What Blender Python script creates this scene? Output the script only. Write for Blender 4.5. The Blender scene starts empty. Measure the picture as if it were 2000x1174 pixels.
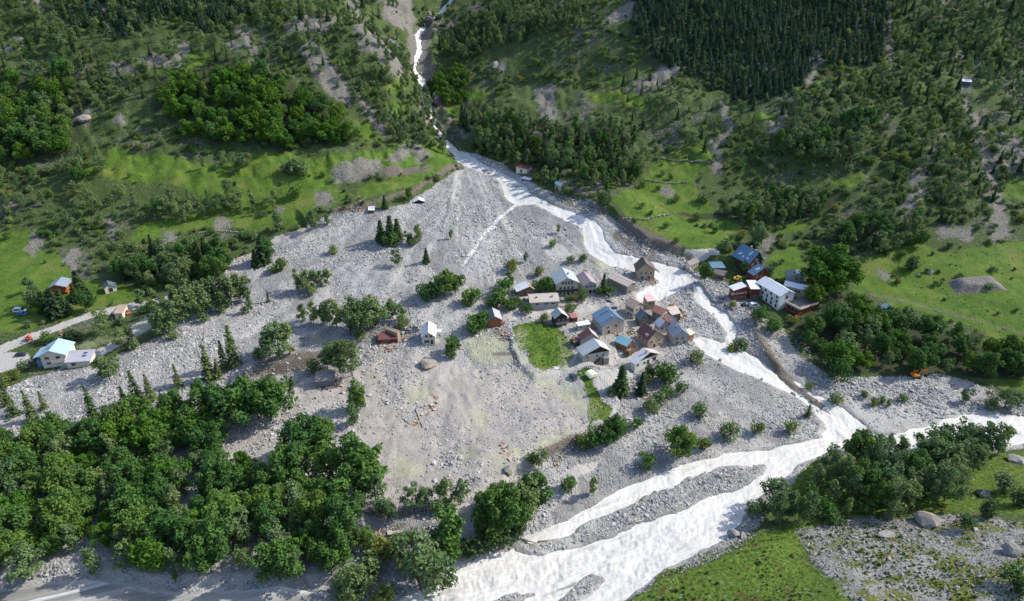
import bpy, bmesh, math, random
import numpy as np
from mathutils import Vector, Matrix

random.seed(7)
RNG = np.random.default_rng(11)
scene = bpy.context.scene
COL = scene.collection

# ------------------------------------------------------------------ camera
CAM_H = 160.0
TH = math.radians(28.0)
FPX = 1333.33
cam_data = bpy.data.cameras.new("camera")
cam_data.sensor_width = 36.0
cam_data.lens = 24.0
cam_data.clip_start = 1.0
cam_data.clip_end = 6000.0
cam = bpy.data.objects.new("camera", cam_data)
COL.objects.link(cam)
cam.location = (0, 0, CAM_H)
cam.rotation_euler = (math.pi / 2 - TH, 0, 0)
scene.camera = cam

# ------------------------------------------------------------------ sky and sun
SUN_EL, SUN_AZ = math.radians(39.0), math.radians(14.0)     # azimuth measured from +x towards +y
world = bpy.data.worlds.new("World")
scene.world = world
world.use_nodes = True
wn = world.node_tree
bg = wn.nodes["Background"]
sky = wn.nodes.new("ShaderNodeTexSky")
sky.sky_type = 'NISHITA'
sky.sun_disc = False
sky.sun_elevation = SUN_EL
sky.sun_rotation = math.pi / 2 - SUN_AZ
sky.altitude = 1700
sky.air_density = 0.9
sky.dust_density = 3.5
sky.ozone_density = 0.6
bg.inputs[1].default_value = 0.15
wn.links.new(sky.outputs[0], bg.inputs[0])
sl = bpy.data.lights.new("sun", 'SUN')
sl.energy = 2.65
sl.angle = math.radians(0.53)
sl.color = (1.0, 0.95, 0.87)
sun = bpy.data.objects.new("sun", sl)
COL.objects.link(sun)
sdir = Vector((math.cos(SUN_EL) * math.cos(SUN_AZ), math.cos(SUN_EL) * math.sin(SUN_AZ), math.sin(SUN_EL)))
sun.rotation_euler = (-sdir).to_track_quat('-Z', 'Y').to_euler()
sun.location = (200, 60, 400)
scene.view_settings.view_transform = 'Standard'
scene.view_settings.look = 'None'
scene.view_settings.exposure = 1.13
scene.view_settings.gamma = 1.0
scene.view_settings.use_curve_mapping = False
scene.cycles.use_denoising = True
scene.cycles.max_bounces = 5
scene.cycles.diffuse_bounces = 3
scene.cycles.glossy_bounces = 2
scene.cycles.transmission_bounces = 2
scene.cycles.transparent_max_bounces = 6
scene.cycles.caustics_reflective = False
scene.cycles.caustics_refractive = False

# ------------------------------------------------------------------ numeric helpers
def lat(ix, iy, seed):
    h = (ix.astype(np.int64) * 374761393 + iy.astype(np.int64) * 668265263 + seed * 974634777) & 0x7fffffff
    h = ((h ^ (h >> 13)) * 1274126177) & 0x7fffffff
    h = (h ^ (h >> 16)) & 0xffff
    return h / 65535.0

def vnoise(x, y, seed):
    ix, iy = np.floor(x), np.floor(y)
    fx, fy = x - ix, y - iy
    fx = fx * fx * fx * (fx * (fx * 6 - 15) + 10); fy = fy * fy * fy * (fy * (fy * 6 - 15) + 10)
    a, b = lat(ix, iy, seed), lat(ix + 1, iy, seed)
    c, d = lat(ix, iy + 1, seed), lat(ix + 1, iy + 1, seed)
    return (a + (b - a) * fx) * (1 - fy) + (c + (d - c) * fx) * fy

def fbm(x, y, scale, octs=4, seed=1, gain=0.5):
    """zero-centred, about -1..1"""
    s = 0; amp = 1; tot = 0; f = 1.0 / scale
    for k in range(octs):
        s = s + amp * (vnoise(x * f + 17.3 * k, y * f - 9.1 * k, seed + k) * 2 - 1)
        tot += amp; amp *= gain; f *= 2.03
    return s / tot

def sstep(a, b, x):
    t = np.clip((x - a) / (b - a), 0, 1)
    return t * t * (3 - 2 * t)

def seg_dist(px, py, P, closed):
    n = len(P); best = np.full(px.shape, 1e9)
    for i in range(n if closed else n - 1):
        ax, ay = P[i][0], P[i][1]; bx, by = P[(i + 1) % n][0], P[(i + 1) % n][1]
        dx, dy = bx - ax, by - ay
        L = dx * dx + dy * dy + 1e-9
        t = np.clip(((px - ax) * dx + (py - ay) * dy) / L, 0, 1)
        best = np.minimum(best, (px - ax - t * dx) ** 2 + (py - ay - t * dy) ** 2)
    return np.sqrt(best)

def inside(px, py, P):
    r = np.zeros(px.shape, bool); n = len(P)
    for i in range(n):
        ax, ay = P[i][0], P[i][1]; bx, by = P[(i + 1) % n][0], P[(i + 1) % n][1]
        if ay == by: continue
        c = ((ay > py) != (by > py)) & (px < (bx - ax) * (py - ay) / (by - ay) + ax)
        r ^= c
    return r

def sd_poly(px, py, P, pad=12.0):
    """signed distance, positive inside, only exact near the polygon"""
    P = np.asarray(P); out = np.full(px.shape, -pad)
    m = (px > P[:, 0].min() - pad) & (px < P[:, 0].max() + pad) & (py > P[:, 1].min() - pad) & (py < P[:, 1].max() + pad)
    if m.any():
        d = seg_dist(px[m], py[m], P, True)
        out[m] = np.where(inside(px[m], py[m], P), d, -d)
    return np.clip(out, -pad, pad)

# ------------------------------------------------------------------ photo pixel <-> world
CT, ST = math.cos(TH), math.sin(TH)
def rays(px, py):
    u = np.asarray(px, float) - 1000; v = np.asarray(py, float) - 587
    return u, FPX * CT - v * ST, -FPX * ST - v * CT

def to_px(x, y, z):
    zz = z - CAM_H
    d = y * CT - zz * ST
    v = -(y * ST + zz * CT)
    return 1000 + FPX * x / d, 587 + FPX * v / d, d

# heights of the valley, (column, row, height) as surveyed from the photograph
CTRL = [
 (1000,1174,0),(700,1174,-.5),(300,1174,-1),(-100,1174,-1),(950,1000,2.5),(700,1050,2),(300,1050,.8),(0,1000,.6),(-200,1000,.6),
 (0,830,3.5),(-200,830,3.5),(300,880,3),(600,880,4.2),(1000,900,4),(1000,830,6),(800,830,6),(500,800,6.5),(300,700,10),(700,700,11.5),(1000,700,11),(1200,700,9.5),
 (0,720,8),(-200,720,8),(0,650,12),(-200,650,12),(300,600,15),(700,560,19),(1000,600,16),(1300,580,14.2),(1300,540,16.6),(1420,620,11.3),(1500,750,6.5),(1600,800,4),
 (1650,850,2.4),(1850,840,2.9),(2000,835,3.2),(2250,835,3.6),(1400,960,1.4),(1150,1060,.5),(880,1140,0),(1300,800,5.6),(1350,880,3.4),
 (900,450,27),(700,450,26),(550,480,22),(850,350,36),(1000,380,31),(1150,480,22.5),(1000,335,35.5),(900,310,39.5),
 (1300,480,24),(1200,420,30.5),(1100,375,35),(1500,500,21.5),(1560,600,14.5),(1700,600,15.5),(1650,720,7.5),(1900,740,5.5),(2000,745,5.5),(2250,740,6),(2000,600,17),(2300,600,18),
 (1900,540,20.5),(2000,480,26),(1800,480,26),(1600,430,29.5),(1500,380,36),(1350,340,41),(1300,290,48),(1600,300,53),(1800,360,44),(2000,360,43),(2300,360,45),(2000,250,62),(2300,250,62),
 (1300,200,70),(1600,200,72),(1900,200,72),(2200,200,72),(1400,100,93),(1700,100,93.5),(2000,100,93.5),(2300,100,94),(1300,0,121),(1600,0,121),(2000,0,121),(2300,0,121),
 (0,500,20.5),(-250,500,20.5),(100,450,26),(-200,440,27),(300,420,29),(500,390,33),(700,390,34),(0,330,45),(-250,330,45),(300,330,44),(600,330,43),(800,335,39.5),(850,310,41.5),
 (0,200,73),(-250,200,73),(300,200,73),(550,200,72),(0,100,97),(-250,100,97),(300,100,97),(550,100,96),(0,0,123),(-250,0,123),(300,0,123),(600,0,121.5),
 (700,150,81),(760,200,67),(760,0,117),(700,50,109),(760,90,96),(820,250,52),
 (890,290,41.6),(852,240,46),(832,195,54),(825,150,65),(812,80,84.5),(835,40,96.5),(870,5,108),(900,-50,131),
 (880,150,70),(900,90,86),(950,0,113),(1000,250,55),(1000,295,45.5),(1050,180,66),(950,210,60.5),(1000,100,86.5),(1150,150,76),(1150,250,57),(1150,320,43.5),(1000,30,106.5),(1150,60,102),
 (1250,1174,2),(1450,1040,2.3),(1500,1110,5),(1700,1040,6),(2000,1174,21),(2000,1020,12),(2000,885,5.2),(1900,890,4.2),(1700,930,3.2),(1700,1174,13),(1500,1174,8),(2300,1100,26),(2300,1000,18),
]
c = np.array(CTRL, float)
u, dy, dz = rays(c[:, 0], c[:, 1])
t = (c[:, 2] - CAM_H) / dz
KX, KY, KZ = u * t, dy * t, c[:, 2]
far = np.array([(-700, 560, 150), (700, 560, 150), (-700, 900, 330), (700, 900, 330), (0, 1000, 230), (-350, 900, 320), (350, 900, 320), (-900, 250, 60), (900, 250, 60),
                (-900, 0, 0), (0, 20, 6), (-250, 20, -2), (200, 20, 50), (500, 60, 90), (900, 0, 160), (0, -200, 120), (-500, -200, 90), (500, -200, 200)], float)
KX = np.concatenate([KX, far[:, 0]]); KY = np.concatenate([KY, far[:, 1]]); KZ = np.concatenate([KZ, far[:, 2]])
def kern(r2):
    return np.sqrt(r2 + 9.0)          # bi-harmonic-like, linear growth: no overshoot
nK = len(KX)
A = np.zeros((nK + 3, nK + 3))
A[:nK, :nK] = kern((KX[:, None] - KX) ** 2 + (KY[:, None] - KY) ** 2)
A[:nK, nK], A[:nK, nK + 1], A[:nK, nK + 2] = 1, KX / 100, KY / 100
A[nK:, :nK] = A[:nK, nK:].T
A[:nK, :nK] -= np.eye(nK) * 4.0
W = np.linalg.solve(A, np.concatenate([KZ, [0, 0, 0]]))
def base_h(x, y):
    s = np.shape(x); x = np.ravel(x).astype(float); y = np.ravel(y).astype(float)
    out = W[nK] + W[nK + 1] * x / 100 + W[nK + 2] * y / 100
    for a in range(0, len(x), 60000):
        sl_ = slice(a, a + 60000)
        out[sl_] += kern((x[sl_, None] - KX) ** 2 + (y[sl_, None] - KY) ** 2) @ W[:nK]
    return out.reshape(s)

GX0, GX1, GY0, GY1, GS = -820.0, 820.0, -60.0, 900.0, 2.0
gx = np.arange(GX0, GX1 + .1, GS); gy = np.arange(GY0, GY1 + .1, GS)
GXX, GYY = np.meshgrid(gx, gy)
GH = base_h(GXX, GYY)
def lookup(x, y, G=None):
    G = GH if G is None else G
    fx = np.clip((np.asarray(x, float) - GX0) / GS, 0, len(gx) - 1.001); fy = np.clip((np.asarray(y, float) - GY0) / GS, 0, len(gy) - 1.001)
    ix, iy = fx.astype(int), fy.astype(int); fx = fx - ix; fy = fy - iy
    return (G[iy, ix] * (1 - fx) + G[iy, ix + 1] * fx) * (1 - fy) + (G[iy + 1, ix] * (1 - fx) + G[iy + 1, ix + 1] * fx) * fy

YS = np.arange(40, 890, 1.0)
def ground(px, py, G=None, lift=0.0):
    """first hit of the sight line through photo pixel (px, py) with the terrain (lifted by lift)"""
    px = np.atleast_1d(np.asarray(px, float)); py = np.atleast_1d(np.asarray(py, float))
    u, dy, dz = rays(px, py)
    T = YS[None, :] / dy[:, None]
    X = u[:, None] * T; Z = CAM_H + dz[:, None] * T
    D = Z - lookup(X, np.broadcast_to(YS, X.shape), G) - lift
    hit = np.argmax(D < 0, axis=1)
    hit = np.where((D < 0).any(axis=1), np.maximum(hit, 1), len(YS) - 1)
    r = np.arange(len(px))
    d0, d1 = D[r, hit - 1], D[r, hit]
    k = np.clip(d0 / (d0 - d1 + 1e-9), 0, 1)
    y = YS[hit - 1] + k
    x = u * y / dy
    return np.stack([x, y, lookup(x, y, G)], 1)

def WP(poly):
    p = np.array(poly, float)
    return ground(p[:, 0], p[:, 1])[:, :2]
# ------------------------------------------------------------------ layout lines (columns, rows of the photograph)
def stroke(pts):
    """a band round a polyline: (column, row, full width in columns) -> polygon"""
    p = np.array(pts, float); L = []; R = []
    for i in range(len(p)):
        a = p[max(i - 1, 0), :2]; b = p[min(i + 1, len(p) - 1), :2]
        d = (b - a) / (np.linalg.norm(b - a) + 1e-9); n = np.array([-d[1], d[0]]) * p[i, 2] / 2
        L.append(p[i, :2] + n); R.append(p[i, :2] - n)
    return L + R[::-1]

GORGE = [(905,-40,14),(872,5,12),(858,22,8),(835,40,5),(816,60,14),(818,90,11),(806,128,12),(822,148,15),(838,185,7),(846,235,6),(866,262,9),(888,288,16),(905,315,22)]
WATER = [stroke(GORGE),
 [(880,282),(893,312),(930,332),(975,355),(982,385),(1012,402),(1045,400),(1090,425),(1135,443),(1138,470),(1150,492),(1190,517),(1240,528),(1290,548),(1262,560),(1240,572),(1246,590),(1290,586),(1318,572),(1350,556),(1372,548),(1345,530),(1325,520),(1262,508),(1203,492),(1182,470),(1178,447),(1165,432),(1130,415),(1085,400),(1050,380),(1020,352),(990,335),(940,312),(905,288)],
 [(1352,552),(1376,560),(1384,580),(1400,596),(1424,612),(1440,640),(1438,660),(1452,684),(1500,712),(1560,742),(1600,772),(1650,795),(1700,838),(1640,880),(1605,850),(1612,828),(1590,800),(1550,775),(1500,748),(1425,716),(1380,694),(1348,664),(1368,656),(1395,664),(1415,668),(1422,650),(1405,628),(1380,602),(1352,584)],
 [(2250,815),(2000,812),(1900,806),(1850,818),(1790,835),(1740,850),(1690,842),(1640,850),(1600,856),(1500,874),(1420,886),(1330,906),(1250,937),(1150,985),(1060,1033),(1012,1062),(950,1082),(890,1098),(866,1130),(800,1160),(640,1215),(500,1260),(700,1330),(1000,1290),(1225,1170),(1310,1105),(1420,1052),(1462,1003),(1500,962),(1560,908),(1640,872),(1780,882),(2000,868),(2250,868)],
 [(-250,1152),(0,1146),(100,1135),(160,1128),(230,1138),(330,1158),(450,1150),(560,1142),(640,1152),(700,1180),(760,1215),(700,1330),(-250,1330)],
]
CALM = [[(-300,1120),(0,1120),(200,1110),(700,1130),(790,1180),(700,1360),(-300,1360)]]
SILTFIELD = [[(640,690),(720,670),(840,690),(900,720),(1010,720),(1100,745),(1150,800),(1150,845),(1060,895),(1000,950),(900,1000),(760,1000),(740,930),(690,860),(640,800),(560,830),(470,880),(440,870),(480,830),(560,780),(590,730)],
 [(1000,565),(1080,590),(1180,570),(1240,570),(1300,600),(1345,650),(1310,690),(1230,720),(1130,735),(1110,660),(1060,625),(980,640),(960,610)],
 [(1440,585),(1500,600),(1560,640),(1600,720),(1560,700),(1500,660)],[(180,700),(240,660),(330,620),(330,650),(240,690)],[(460,470),(560,445),(640,430),(600,450),(500,490),(430,560),(400,560)]]
ALPINE = [[(1150,1260),(1250,1130),(1420,1060),(1480,980),(1600,890),(1900,878),(2300,870),(2300,1400),(1150,1400)]]
BARS = [
 [(1012,1070),(1040,1060),(1100,1044),(1160,1023),(1250,974),(1340,937),(1440,908),(1500,906),(1488,928),(1425,955),(1370,980),(1290,1008),(1200,1042),(1120,1068),(1060,1080)],
 [(1085,1180),(1120,1150),(1160,1126),(1176,1130),(1150,1155),(1115,1185)],
 [(935,1180),(990,1160),(1045,1152),(1052,1162),(1000,1182)],
]
RILLS = [[(1012,396,2),(1000,408,4),(986,417,2),(972,431,5),(962,444,6),(946,455,2),(937,468,3),(930,482,2),(918,497,4),(909,512,2),(905,520,2)]]
GRAVEL = [(880,285),(905,288),(940,300),(985,318),(1005,336),(1060,372),(1100,386),(1150,400),(1185,415),(1210,440),(1250,472),(1300,494),(1335,505),(1362,535),(1410,545),(1440,572),(1440,585),(1480,592),(1490,620),(1530,640),(1560,690),(1620,735),(1700,738),(1760,735),(1840,730),(1900,745),(1960,770),(2060,790),(2300,800),(2300,884),(2000,876),(1850,892),(1700,890),(1620,890),(1520,960),(1490,1020),(1440,1062),(1330,1112),(1225,1180),(1000,1330),(300,1400),(-250,1300),(-250,775),(0,762),(60,738),(120,722),(200,712),(240,690),(330,645),(360,600),(430,545),(455,505),(500,492),(540,462),(600,445),(650,425),(690,415),(735,412),(790,400),(830,375),(870,348),(905,325)]
MEADOWS = [
 [(-250,450),(0,455),(55,450),(65,480),(120,500),(150,545),(250,560),(275,575),(262,590),(215,600),(90,630),(60,648),(-250,665)],
 [(150,345),(220,296),(330,310),(420,322),(520,285),(560,290),(620,305),(700,300),(765,286),(770,300),(700,318),(655,330),(640,345),(660,370),(690,385),(640,420),(560,445),(500,450),(440,440),(390,445),(300,470),(250,480),(270,440),(330,425),(420,400),(330,365),(250,360)],
 [(640,310),(760,288),(850,262),(880,290),(895,318),(865,345),(800,372),(735,390),(690,400),(700,370),(770,350),(720,330)],
 [(1690,505),(1790,475),(1850,490),(2000,468),(2300,460),(2300,720),(2000,690),(1900,640),(1830,615),(1740,600),(1690,560),(1660,525)],
 [(1195,400),(1250,365),(1270,325),(1330,295),(1395,285),(1380,330),(1345,360),(1390,400),(1440,440),(1440,475),(1400,500),(1345,495),(1300,480),(1250,455),(1215,425)],
 [(1500,495),(1560,480),(1580,520),(1560,560),(1520,545),(1500,520)],
 [(1000,640),(1040,628),(1090,632),(1112,660),(1118,700),(1110,720),(1060,728),(1034,714),(1022,690)],
 [(1118,735),(1135,722),(1152,728),(1158,760),(1175,790),(1195,810),(1180,835),(1155,840),(1148,790),(1135,760)],
 [(1140,182),(1200,176),(1245,188),(1265,218),(1230,222),(1200,200),(1150,198)],[(905,180),(935,168),(960,178),(940,190)],[(870,190),(900,195),(895,225),(875,215)],
 [(1180,150),(1230,148),(1225,160),(1185,160)],[(1460,225),(1520,230),(1515,245),(1462,243)],[(1580,160),(1615,160),(1610,172),(1580,172)],
 [(1500,440),(1570,430),(1580,445),(1510,455)],[(1620,350),(1690,335),(1690,365),(1640,370)],
 [(1930,365),(2000,350),(2300,345),(2300,395),(2000,390),(1950,385)],[(1900,265),(2000,255),(2300,250),(2300,275),(1950,280)],
 [(1215,1180),(1300,1120),(1420,1062),(1500,1040),(1560,1018),(1640,1012),(1605,1050),(1570,1095),(1630,1130),(1665,1180),(1600,1260),(1200,1260)],
 [(1600,895),(1900,885),(2000,880),(2300,890),(2300,1030),(2000,1005),(1880,1000),(1700,1005),(1560,1010),(1500,1000),(1540,950)],
 [(1860,735),(1920,722),(2000,728),(2300,730),(2300,770),(2000,765),(1920,745)],
 [(350,90),(420,100),(380,130),(340,120)],[(750,165),(790,160),(800,185),(760,190)],[(690,225),(730,235),(750,265),(720,268)],[(760,200),(800,205),(795,225),(765,222)],
 [(1690,580),(1700,540),(1660,510),(1680,600)],
]
TRACKS = [stroke([(-250,760,20),(-60,712,19),(0,684,17),(60,660,14),(120,637,12),(185,612,11),(250,598,12),(320,585,11),(360,570,9)]),
 stroke([(940,622,10),(985,617,14),(1040,611,14),(1085,607,12),(1130,606,16),(1165,598,14)]),
 stroke([(1040,742,7),(1085,732,8),(1130,722,8),(1170,710,9),(1205,702,14),(1250,685,12)]),
 [(-250,700),(-100,705),(0,690),(55,686),(62,705),(40,718),(0,728),(-250,760)],
 [(1150,745),(1185,730),(1215,735),(1215,760),(1195,778),(1172,778),(1160,760)],
 [(120,700),(170,690),(240,655),(300,600),(350,600),(330,625),(260,660),(210,690),(180,712),(120,722)],
 [(1100,735),(1130,740),(1140,770),(1110,770)],
 [(1330,500),(1400,496),(1405,508),(1345,512)],
 [(890,1000),(935,985),(960,1000),(925,1010),(895,1015)],[(1095,930),(1130,910),(1170,895),(1160,920),(1120,945)],
 [(1200,690),(1240,670),(1255,690),(1225,705)],
]
SCREES = [stroke(s) for s in [
 [(700,172,8),(715,205,16),(740,240,20),(755,262,16)],[(185,10,20),(215,40,24),(235,52,14)],[(0,110,20),(25,85,26),(40,62,14)],
 [(60,0,26),(85,20,18)],[(230,120,30),(250,160,24),(235,140,30)],[(270,125,22),(330,115,14)],[(365,75,26),(345,120,20)],[(470,40,24),(485,72,22),(500,100,16)],[(440,70,18),(470,95,16)],
 [(600,90,30),(640,140,40),(690,190,24)],[(560,60,20),(640,50,30),(700,20,30)],[(700,60,40),(760,110,50),(800,150,40)],[(760,20,50),(800,50,40)],
 [(1270,-10,40),(1225,25,30),(1190,45,18)],[(1340,115,26),(1290,150,34),(1240,180,30)],[(1060,165,36),(1072,220,34),(1062,285,30)],
 [(1410,190,16),(1425,250,14),(1395,290,18),(1400,340,22)],[(1615,60,20),(1590,110,24),(1580,170,16)],[(1740,20,10),(1735,80,8),(1738,160,6)],
 [(1888,150,22),(1880,195,16),(1905,250,20),(1935,320,24),(1950,420,26),(1960,470,40)],[(1845,265,10),(1800,330,22),(1780,400,30),(1770,440,20)],[(1980,270,60),(1960,330,60)],
 [(1500,110,30),(1440,190,26)],[(145,485,18),(140,510,34),(150,530,16)],[(68,455,10),(72,475,26),(60,500,14)],[(215,430,14),(232,468,24)],[(430,425,22),(440,445,40)],[(318,462,30),(345,468,24)],
 [(628,375,24),(632,410,34)],[(650,345,24),(700,335,44),(745,325,34)],[(760,320,16),(780,300,30),(810,280,34),(830,315,30)],[(150,228,26),(180,235,20)],[(230,240,30),(250,242,16)],
 [(545,420,10),(548,400,16)],[(1495,465,30),(1510,480,40)],[(1730,530,30),(1720,545,34)],[(1290,380,16),(1310,370,26)],[(1500,250,20),(1540,260,14)],[(1830,450,30),(1900,455,20)],
 [(960,125,24),(985,130,20)],[(930,245,20),(900,270,20)],[(1160,360,30),(1170,385,26)],[(1700,450,20),(1740,470,26)],
]]
PALES = [[(905,672),(940,655),(1000,664),(1004,700),(955,716),(912,700)],[(1002,640),(1022,640),(1030,700),(1034,716),(1012,705),(1004,680)],
 [(1060,760),(1110,745),(1140,775),(1158,820),(1140,825),(1105,790)],[(790,760),(830,750),(840,775),(800,790)],[(900,880),(930,875),(935,905),(905,905)],[(780,890),(840,920),(800,940),(770,930)],
 [(920,800),(950,810),(945,840),(925,835)],[(1030,735),(1080,735),(1110,770),(1080,765)],[(600,655),(650,650),(655,665),(610,668)],[(1100,660),(1125,700),(1112,722),(1098,700)],
 [(255,640),(310,605),(330,625),(280,650),(250,665)],[(960,900),(1020,885),(1015,905),(970,920)],[(1040,880),(1110,855),(1120,870),(1060,900)],[(1165,510),(1195,512),(1195,526),(1165,524)],
 [(860,1010),(900,985),(905,1000),(870,1020)],[(160,672),(200,660),(215,665),(170,685)]]
EARTHS = [stroke(s) for s in [
 [(1690,573,3),(1760,585,3),(1830,605,3),(2000,650,3),(2300,720,3)],
 [(1075,380,8),(1110,398,12),(1150,408,12),(1190,420,10)],[(1205,435,14),(1245,462,20),(1290,485,18),(1330,498,18)],[(640,420,6),(690,412,8),(735,405,8)],[(735,400,5),(800,382,4),(860,345,6),(905,318,6)],
 [(1470,640,12),(1495,690,18),(1530,735,18),(1570,765,16),(1610,795,14)],[(690,665,14),(640,690,16),(520,715,26),(470,735,14)],[(760,635,12),(700,655,12)],
 [(1460,600,16),(1490,640,10)],[(700,1010,20),(830,1015,40),(740,1060,30)],[(1060,895,12),(1120,868,12),(1165,845,14)],[(960,690,6),(1002,690,8),(1010,715,6)],
 [(1290,490,10),(1350,512,10)],[(1180,850,8),(1090,905,8)],[(1280,500,26),(1230,480,20),(1200,455,14)],
 [(840,335,14),(770,340,18),(700,345,8)],[(1090,370,8),(1140,385,10)],
]]
TALUS = [(1555,1035),(1620,1020),(1690,1010),(1800,1015),(1900,1000),(2000,1025),(2300,1050),(2300,1260),(1690,1260),(1650,1150),(1590,1110)]
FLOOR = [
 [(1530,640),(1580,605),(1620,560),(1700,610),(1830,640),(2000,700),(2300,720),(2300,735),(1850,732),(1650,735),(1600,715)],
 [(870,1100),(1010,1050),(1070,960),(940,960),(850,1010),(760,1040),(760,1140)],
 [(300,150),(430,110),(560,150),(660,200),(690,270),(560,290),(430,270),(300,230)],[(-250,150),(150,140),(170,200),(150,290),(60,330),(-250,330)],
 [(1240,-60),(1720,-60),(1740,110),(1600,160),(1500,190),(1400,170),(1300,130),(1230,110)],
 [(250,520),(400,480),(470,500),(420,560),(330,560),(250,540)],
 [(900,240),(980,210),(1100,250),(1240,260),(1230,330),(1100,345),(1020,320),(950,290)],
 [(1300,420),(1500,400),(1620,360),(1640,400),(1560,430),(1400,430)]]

APEX = WP([(905, 300)])[0]
WATER_W = [WP(p) for p in WATER]
BARS_W = [WP(p) for p in BARS]
RILLS_W = [WP(stroke(p)) for p in RILLS]
GORGE_W = ground([g[0] for g in GORGE], [g[1] for g in GORGE])[:, :2]

def water_sd(x, y):
    d = np.full(np.shape(x), -12.0)
    for p in WATER_W: d = np.maximum(d, sd_poly(x, y, p))
    m = d > -6
    if m.any():
        xm, ym = x[m], y[m]; w_ = 0.9 * fbm(xm, ym, 6, 3, 601); r_ = 2.6 * fbm(xm * .8 + ym * .4, ym - xm * .3, 9, 4, 603)
        dm = d[m] + w_
        for p in BARS_W: dm = np.minimum(dm, -(sd_poly(xm, ym, p) + r_))
        d[m] = dm
    return d
def rill_sd(x, y):
    d = np.full(np.shape(x), -12.0)
    for p in RILLS_W: d = np.maximum(d, sd_poly(x, y, p))
    return d

SCREES.append([(780,40),(800,60),(790,120),(815,170),(830,240),(850,260),(870,235),(858,170),(845,140),(835,100),(850,60),(840,20)])
SCREES.append([(700,-20),(800,-20),(810,60),(760,40)])

# earth banks: (edge line, rest of the polygon on its high side, step height, fall-off)
BANKS = [([(1085,378),(1150,402),(1195,422),(1225,452),(1262,482),(1335,503),(1380,512)], [(1450,520),(1480,430),(1300,330),(1100,320)], 3.2, 32),
 ([(1240,740),(1218,765),(1205,820),(1150,850),(1080,890),(1010,930),(960,985),(890,1030),(760,1060),(700,1090)], [(500,1000),(600,700),(1100,700)], 2.6, 26),
 ([(720,1120),(640,1140),(450,1138),(300,1140),(150,1118),(-200,1140)], [(-200,900),(700,900)], 1.8, 20),
 ([(1440,1075),(1380,1100),(1290,1130),(1215,1185)], [(1500,1260),(1700,1100),(1560,1050)], 2.0, 18),
 ([(770,640),(700,662),(640,690),(520,722),(470,745)], [(500,800),(800,760),(850,640)], -2.4, 18),
 ([(905,318),(860,348),(800,385),(735,408),(650,428),(600,446)], [(560,380),(800,280)], 2.2, 22),
 ([(1205,700),(1120,730),(1040,745),(1010,715),(1000,690)], [(1000,640),(1200,640)], 1.0, 14)]
BANKS_W = []
for line, rest, hh, fo in BANKS:
    BANKS_W.append((WP(line), WP(line + rest), hh, fo))
LEVEE_W = WP([(1468,632),(1492,688),(1528,735),(1570,768),(1612,798)])
BANK2_W = WP([(880,1030),(1000,1010),(1060,960),(1150,870)])

def height(x, y, fine=True):
    h = base_h(x, y)
    wsd = water_sd(x, y)
    mt = sstep(27, 50, h)                       # how much mountain
    tal = sstep(-6, 6, sd_poly(x, y, WP(TALUS), 12))
    g = sstep(6, 16, np.minimum(seg_dist(x, y, GORGE_W, False), 60))
    h = h + g * mt * (5.0 * fbm(x, y, 70, 3, 5) + 3.4 * fbm(x, y, 26, 3, 9) + 2.6 * np.abs(fbm(x, y, 10, 3, 15)))
    gd = np.minimum(seg_dist(x, y, GORGE_W, False), 60)
    h = h + sstep(40, 52, h) * 5.5 * np.exp(-((gd - 11) / 4.5) ** 2) * np.clip(.55 + .9 * fbm(x, y, 12, 3, 19), 0, 1.3)
    h = h + (1 - mt) * 0.55 * fbm(x, y, 24, 3, 31) + tal * 1.0 * fbm(x, y, 11, 3, 41)
    h = h - (1 - g) * mt * 2.5
    for ln, poly, hh, fo in BANKS_W:
        m = (x > poly[:, 0].min() - 30) & (x < poly[:, 0].max() + 30) & (y > poly[:, 1].min() - 30) & (y < poly[:, 1].max() + 30)
        if m.any():
            d = seg_dist(x[m], y[m], ln, False); s = np.where(inside(x[m], y[m], poly), 1.0, -1.0)
            d = d * s + 0.8 * fbm(x[m], y[m], 5, 2, 61)
            h[m] += hh * sstep(-0.6, 1.6, d) * (1 - sstep(fo * .35, fo, d))
    d = seg_dist(x, y, LEVEE_W, False)
    h = h + 2.0 * np.exp(-(d / 2.6) ** 2)
    flat = 1 - sstep(-1.0, 3.0, wsd)
    if fine:
        gr = (1 - mt) * sstep(-3, 3, sd_poly(x, y, WP(GRAVEL)))
        h = h + flat * (0.22 * fbm(x, y, 3.2, 3, 71) * (0.35 + gr) + mt * 1.0 * fbm(x, y, 4.5, 3, 75))
        streak = fbm(x * 0.9 + y * 0.5, y * .25 - x * 0.3, 7, 3, 79)
        h = h + flat * gr * (0.35 * streak + 0.8 * np.maximum(0, fbm(np.arctan2(x - APEX[0], APEX[1] - y) * 20, np.hypot(x - APEX[0], y - APEX[1]) / 45, 1.0, 4, 501)))
    h = h - 1.7 * sstep(-0.6, 2.2, wsd) - 0.5 * sstep(-.4, .8, rill_sd(x, y))
    return h

GH_FULL = height(GXX, GYY)
GB = GH
def at(px, py, lift=0.0):
    """point on the finished ground seen at photo pixel (px, py)"""
    g = ground(px, py, GH_FULL, lift)[0]
    return Vector((float(g[0]), float(g[1]), float(g[2])))
def gz(x, y):
    return float(lookup(x, y, GH_FULL))

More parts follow.
